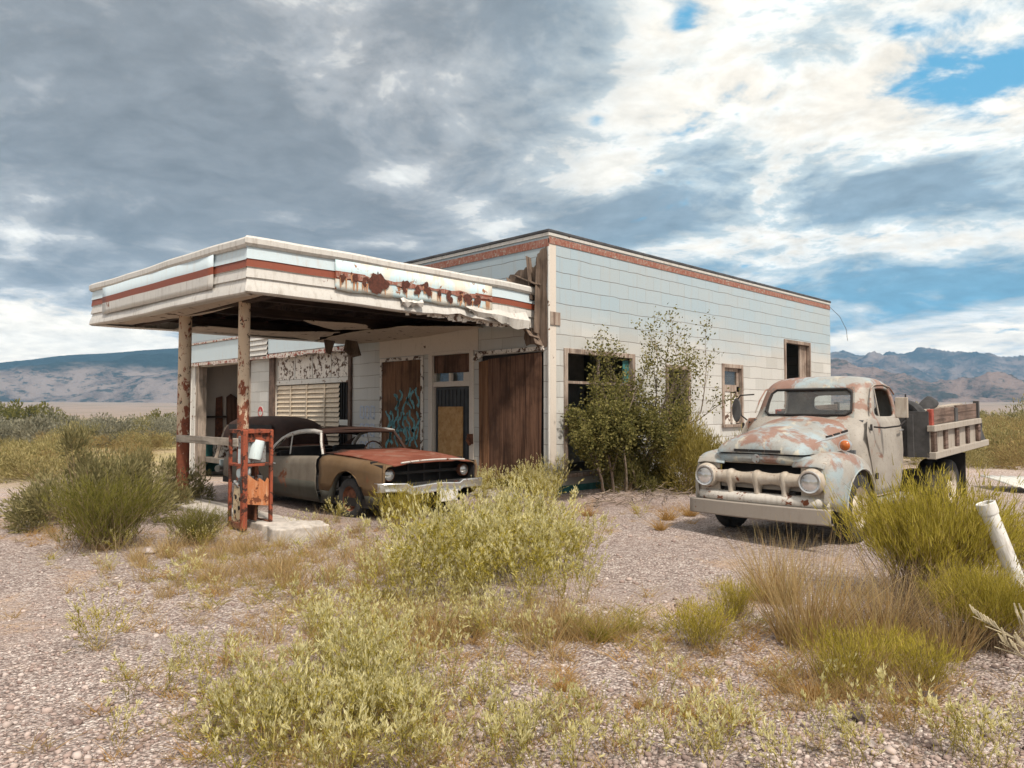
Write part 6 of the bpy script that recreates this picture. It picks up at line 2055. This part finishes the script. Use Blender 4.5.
# ------------------------------------------------------------------ sky with clouds, and sun
SUN_AZ, SUN_EL = 252., 54.   # azimuth of the sun direction in world xy (deg from +x), elevation
w = bpy.data.worlds.new('World')
scene.world = w
w.use_nodes = True
wt = w.node_tree
wt.nodes.clear()
N = NT(wt)
wo = N.n('ShaderNodeOutputWorld')
bg = N.n('ShaderNodeBackground')
wt.links.new(bg.outputs[0], wo.inputs[0])
sky = N.n('ShaderNodeTexSky', sky_type='NISHITA')
sky.sun_disc = False
sky.sun_elevation = R(SUN_EL)
sky.sun_rotation = R(90 - SUN_AZ)
sky.altitude = 1500
D = N.n('ShaderNodeTexCoord').outputs['Generated']
dx, dy, dz = N.sep(D)[:3]
fw = N.math('MULTIPLY', N.math('ADD', dx, dy), S2)
rt = N.math('MULTIPLY', N.math('SUBTRACT', dx, dy), S2)
az = N.math('ARCTAN2', rt, fw)            # bearing from the building's diagonal, + to the right
el = N.math('ARCSINE', dz)
zz = N.math('ADD', N.math('MAXIMUM', dz, 0), .17)
cu = N.math('DIVIDE', rt, zz)
cv = N.math('DIVIDE', fw, zz)
CP = N.comb(cu, cv, 0)                    # a flat cloud deck seen from below
def blob(a0, e0, sa, se, rot=0):
    ca, sa_ = math.cos(R(rot)), math.sin(R(rot))
    u = N.math('SUBTRACT', az, R(a0))
    v = N.math('SUBTRACT', el, R(e0))
    p = N.math('DIVIDE', N.math('ADD', N.math('MULTIPLY', u, ca), N.math('MULTIPLY', v, sa_)), R(sa))
    q = N.math('DIVIDE', N.math('SUBTRACT', N.math('MULTIPLY', v, ca), N.math('MULTIPLY', u, sa_)), R(se))
    s = N.math('ADD', N.math('MULTIPLY', p, p), N.math('MULTIPLY', q, q))
    return N.math('EXPONENT', N.math('MULTIPLY', s, -1))
def acc(lst):
    o = None
    for wgt, b in lst:
        t = N.math('MULTIPLY', b, wgt)
        o = t if o is None else N.math('ADD', o, t)
    return o
# helper to read sky places off the photograph
def ae(px, py):
    d = ray(px, py)
    f, r_ = (d[0] + d[1]) * S2, (d[0] - d[1]) * S2
    return math.degrees(math.atan2(r_, f)), math.degrees(math.atan2(d[2], math.hypot(f, r_)))
PXD = 1 / FPX * 180 / math.pi
def pb(px, py, wx, wy, rot=0):
    a_, e_ = ae(px, py)
    return blob(a_, e_, wx * PXD, wy * PXD, rot)
wrp = N.noise(CP, 1.1, 3, .5, 0, 1)
CPw = N.vmath('ADD', CP, N.vmath('SCALE', N.vmath('SUBTRACT', wrp, (.5, .5, .5)), None, .42))
n_big = N.noise(CPw, 1.15, 4, .5)
n_mid = N.noise(CPw, 3.6, 9, .60, .1)
n_off = N.noise(N.vmath('ADD', CPw, (-.04, .045, 0)), 3.6, 9, .60, .1)
n_fin = N.noise(CPw, 11., 7, .60)
cen = lambda n, k: N.math('MULTIPLY', N.math('SUBTRACT', n, .5), k)
# where the sky of that afternoon was clear, bright or heavy
gap = acc([(1.0, pb(1015, 66, 62, 26, 20)), (.62, pb(905, 28, 34, 14, -20)), (.66, pb(683, 22, 15, 12)), (.35, pb(838, 18, 22, 10)), (.52, pb(597, 121, 12, 8)), (.60, pb(985, 12, 50, 12)), (.45, pb(940, 66, 50, 12, 15))])
cover = N.math('ADD', N.math('SUBTRACT', .62, N.math('MULTIPLY', gap, .62)), N.math('MULTIPLY', N.math('ADD', cen(n_mid, 1.3), cen(n_fin, 1.0)), N.smooth(az, R(-4), R(14), .2, 1)))
alpha = N.smooth(cover, .10, .50)
heavy = acc([(.30, pb(110, 110, 300, 120)), (.38, pb(300, 215, 200, 75, -8)), (.30, pb(540, 50, 130, 100)), (.55, pb(690, 175, 105, 42, 30)), (.60, pb(915, 195, 150, 30, 6)), (.62, pb(950, 283, 130, 34)),
             (.50, pb(625, 220, 80, 22, 10)), (.30, pb(700, 262, 80, 14)), (.25, pb(840, 150, 50, 16)), (.3, pb(240, 150, 150, 40)), (.3, pb(80, 290, 120, 10)), (.25, pb(330, 250, 90, 14)), (.22, pb(800, 60, 40, 18)), (.30, pb(60, 250, 90, 12)),
             (-.26, pb(890, 100, 150, 48, -10)), (-.40, pb(640, 85, 75, 48, 28)), (-.27, pb(815, 130, 110, 34, 24)), (-.52, pb(600, 178, 60, 16, 14)), (-.55, pb(950, 338, 200, 12)), (-.52, pb(850, 246, 180, 16, -5)),
             (-.75, pb(50, 338, 150, 30)), (-.30, pb(400, 75, 50, 24, 10)), (-.10, pb(110, 55, 55, 45)), (.42, pb(250, 25, 190, 40)), (.36, pb(60, 70, 140, 60)), (-.34, pb(60, 238, 110, 9)), (-.32, pb(240, 200, 60, 11)), (-.38, pb(430, 168, 40, 14, 14)), (-.34, pb(180, 300, 120, 9)), (-.3, pb(345, 243, 90, 8)), (-.2, pb(480, 115, 50, 20)), (-.25, pb(330, 55, 30, 40))])
dens = N.math('ADD', N.math('ADD', heavy, cen(n_mid, 2.1)), N.math('ADD', cen(n_big, 1.0), N.math('MULTIPLY', cen(n_fin, 1.15), N.smooth(el, R(1), R(14), .35, 1))))
lit = N.math('MULTIPLY', N.math('SUBTRACT', n_mid, n_off), 2.6)
rightness = N.smooth(az, R(-10), R(20))
# soft grey sheet at the left, crisp heaps at the right
shade = N.math('ADD', N.smooth(dens, -.75, .90), N.math('MULTIPLY', lit, N.math('MULTIPLY_ADD', rightness, -.32, -.22)), clamp=True)
lowb = N.math('MULTIPLY', rightness, N.smooth(el, R(15), R(4)))
dark = N.mix(rightness, (.132, .148, .168), (.150, .212, .272))
dark = N.mix(lowb, dark, (.060, .225, .365))
mid = N.mix(rightness, (.240, .258, .280), (.33, .395, .435))
lgt = N.mix(rightness, (.38, .395, .405), (.54, .56, .555))
brt = N.mix(N.smooth(el, R(14), R(1)), N.mix(rightness, (.50, .525, .53), (.54, .525, .485)), (.98, .88, .72))
cc = N.mix(N.smooth(shade, .50, .88), mid, dark)
cc = N.mix(N.smooth(shade, .56, .38), cc, lgt)
cc = N.mix(N.smooth(shade, .42, .14), cc, brt)
tex = N.math('ADD', 1, N.math('ADD', N.math('ADD', cen(n_fin, .85), cen(n_mid, -.55)), N.math('MULTIPLY', lit, .26)))
cc = N.vmath('SCALE', cc, None, N.math('MULTIPLY', tex, .84))
cloud = N.vmath('MULTIPLY', cc, (10.6, 10., 9.3))
# the unseen half of the sky behind the camera: broken bright overcast
back = N.smooth(fw, .25, -.35)
cloud = N.mix(N.math('MULTIPLY', back, .75), cloud, (6.2, 5.7, 5.1))
hi = N.smooth(dz, .6, .95)
cloud = N.mix(N.math('MULTIPLY', hi, .6), cloud, (5.6, 5.4, 5.2))
blue = N.mix(.8, sky.outputs[0], (.45, 2.0, 3.1))
skyc = N.mix(alpha, blue, cloud)
N.put(bg.inputs[0], skyc)
bg.inputs[1].default_value = .1
ld = bpy.data.lights.new('sun', 'SUN')
ld.energy = 2.2
ld.angle = R(5)
ld.color = (1, .91, .79)
lo = bpy.data.objects.new('sun', ld)
COL.objects.link(lo)
sd = Vector((math.cos(R(SUN_AZ)) * math.cos(R(SUN_EL)), math.sin(R(SUN_AZ)) * math.cos(R(SUN_EL)), math.sin(R(SUN_EL))))
lo.rotation_euler = sd.to_track_quat('Z', 'Y').to_euler()
lo.location = (-20, -20, 30)

vs = scene.view_settings
vs.view_transform = 'Standard'
vs.look = 'None'
vs.exposure = 1.28
vs.gamma = 1
vs.use_curve_mapping = False
scene.render.engine = 'CYCLES'
scene.cycles.max_bounces = 6
scene.cycles.diffuse_bounces = 3
scene.cycles.glossy_bounces = 2
scene.cycles.transparent_max_bounces = 12
scene.cycles.volume_bounces = 0
scene.cycles.use_denoising = True
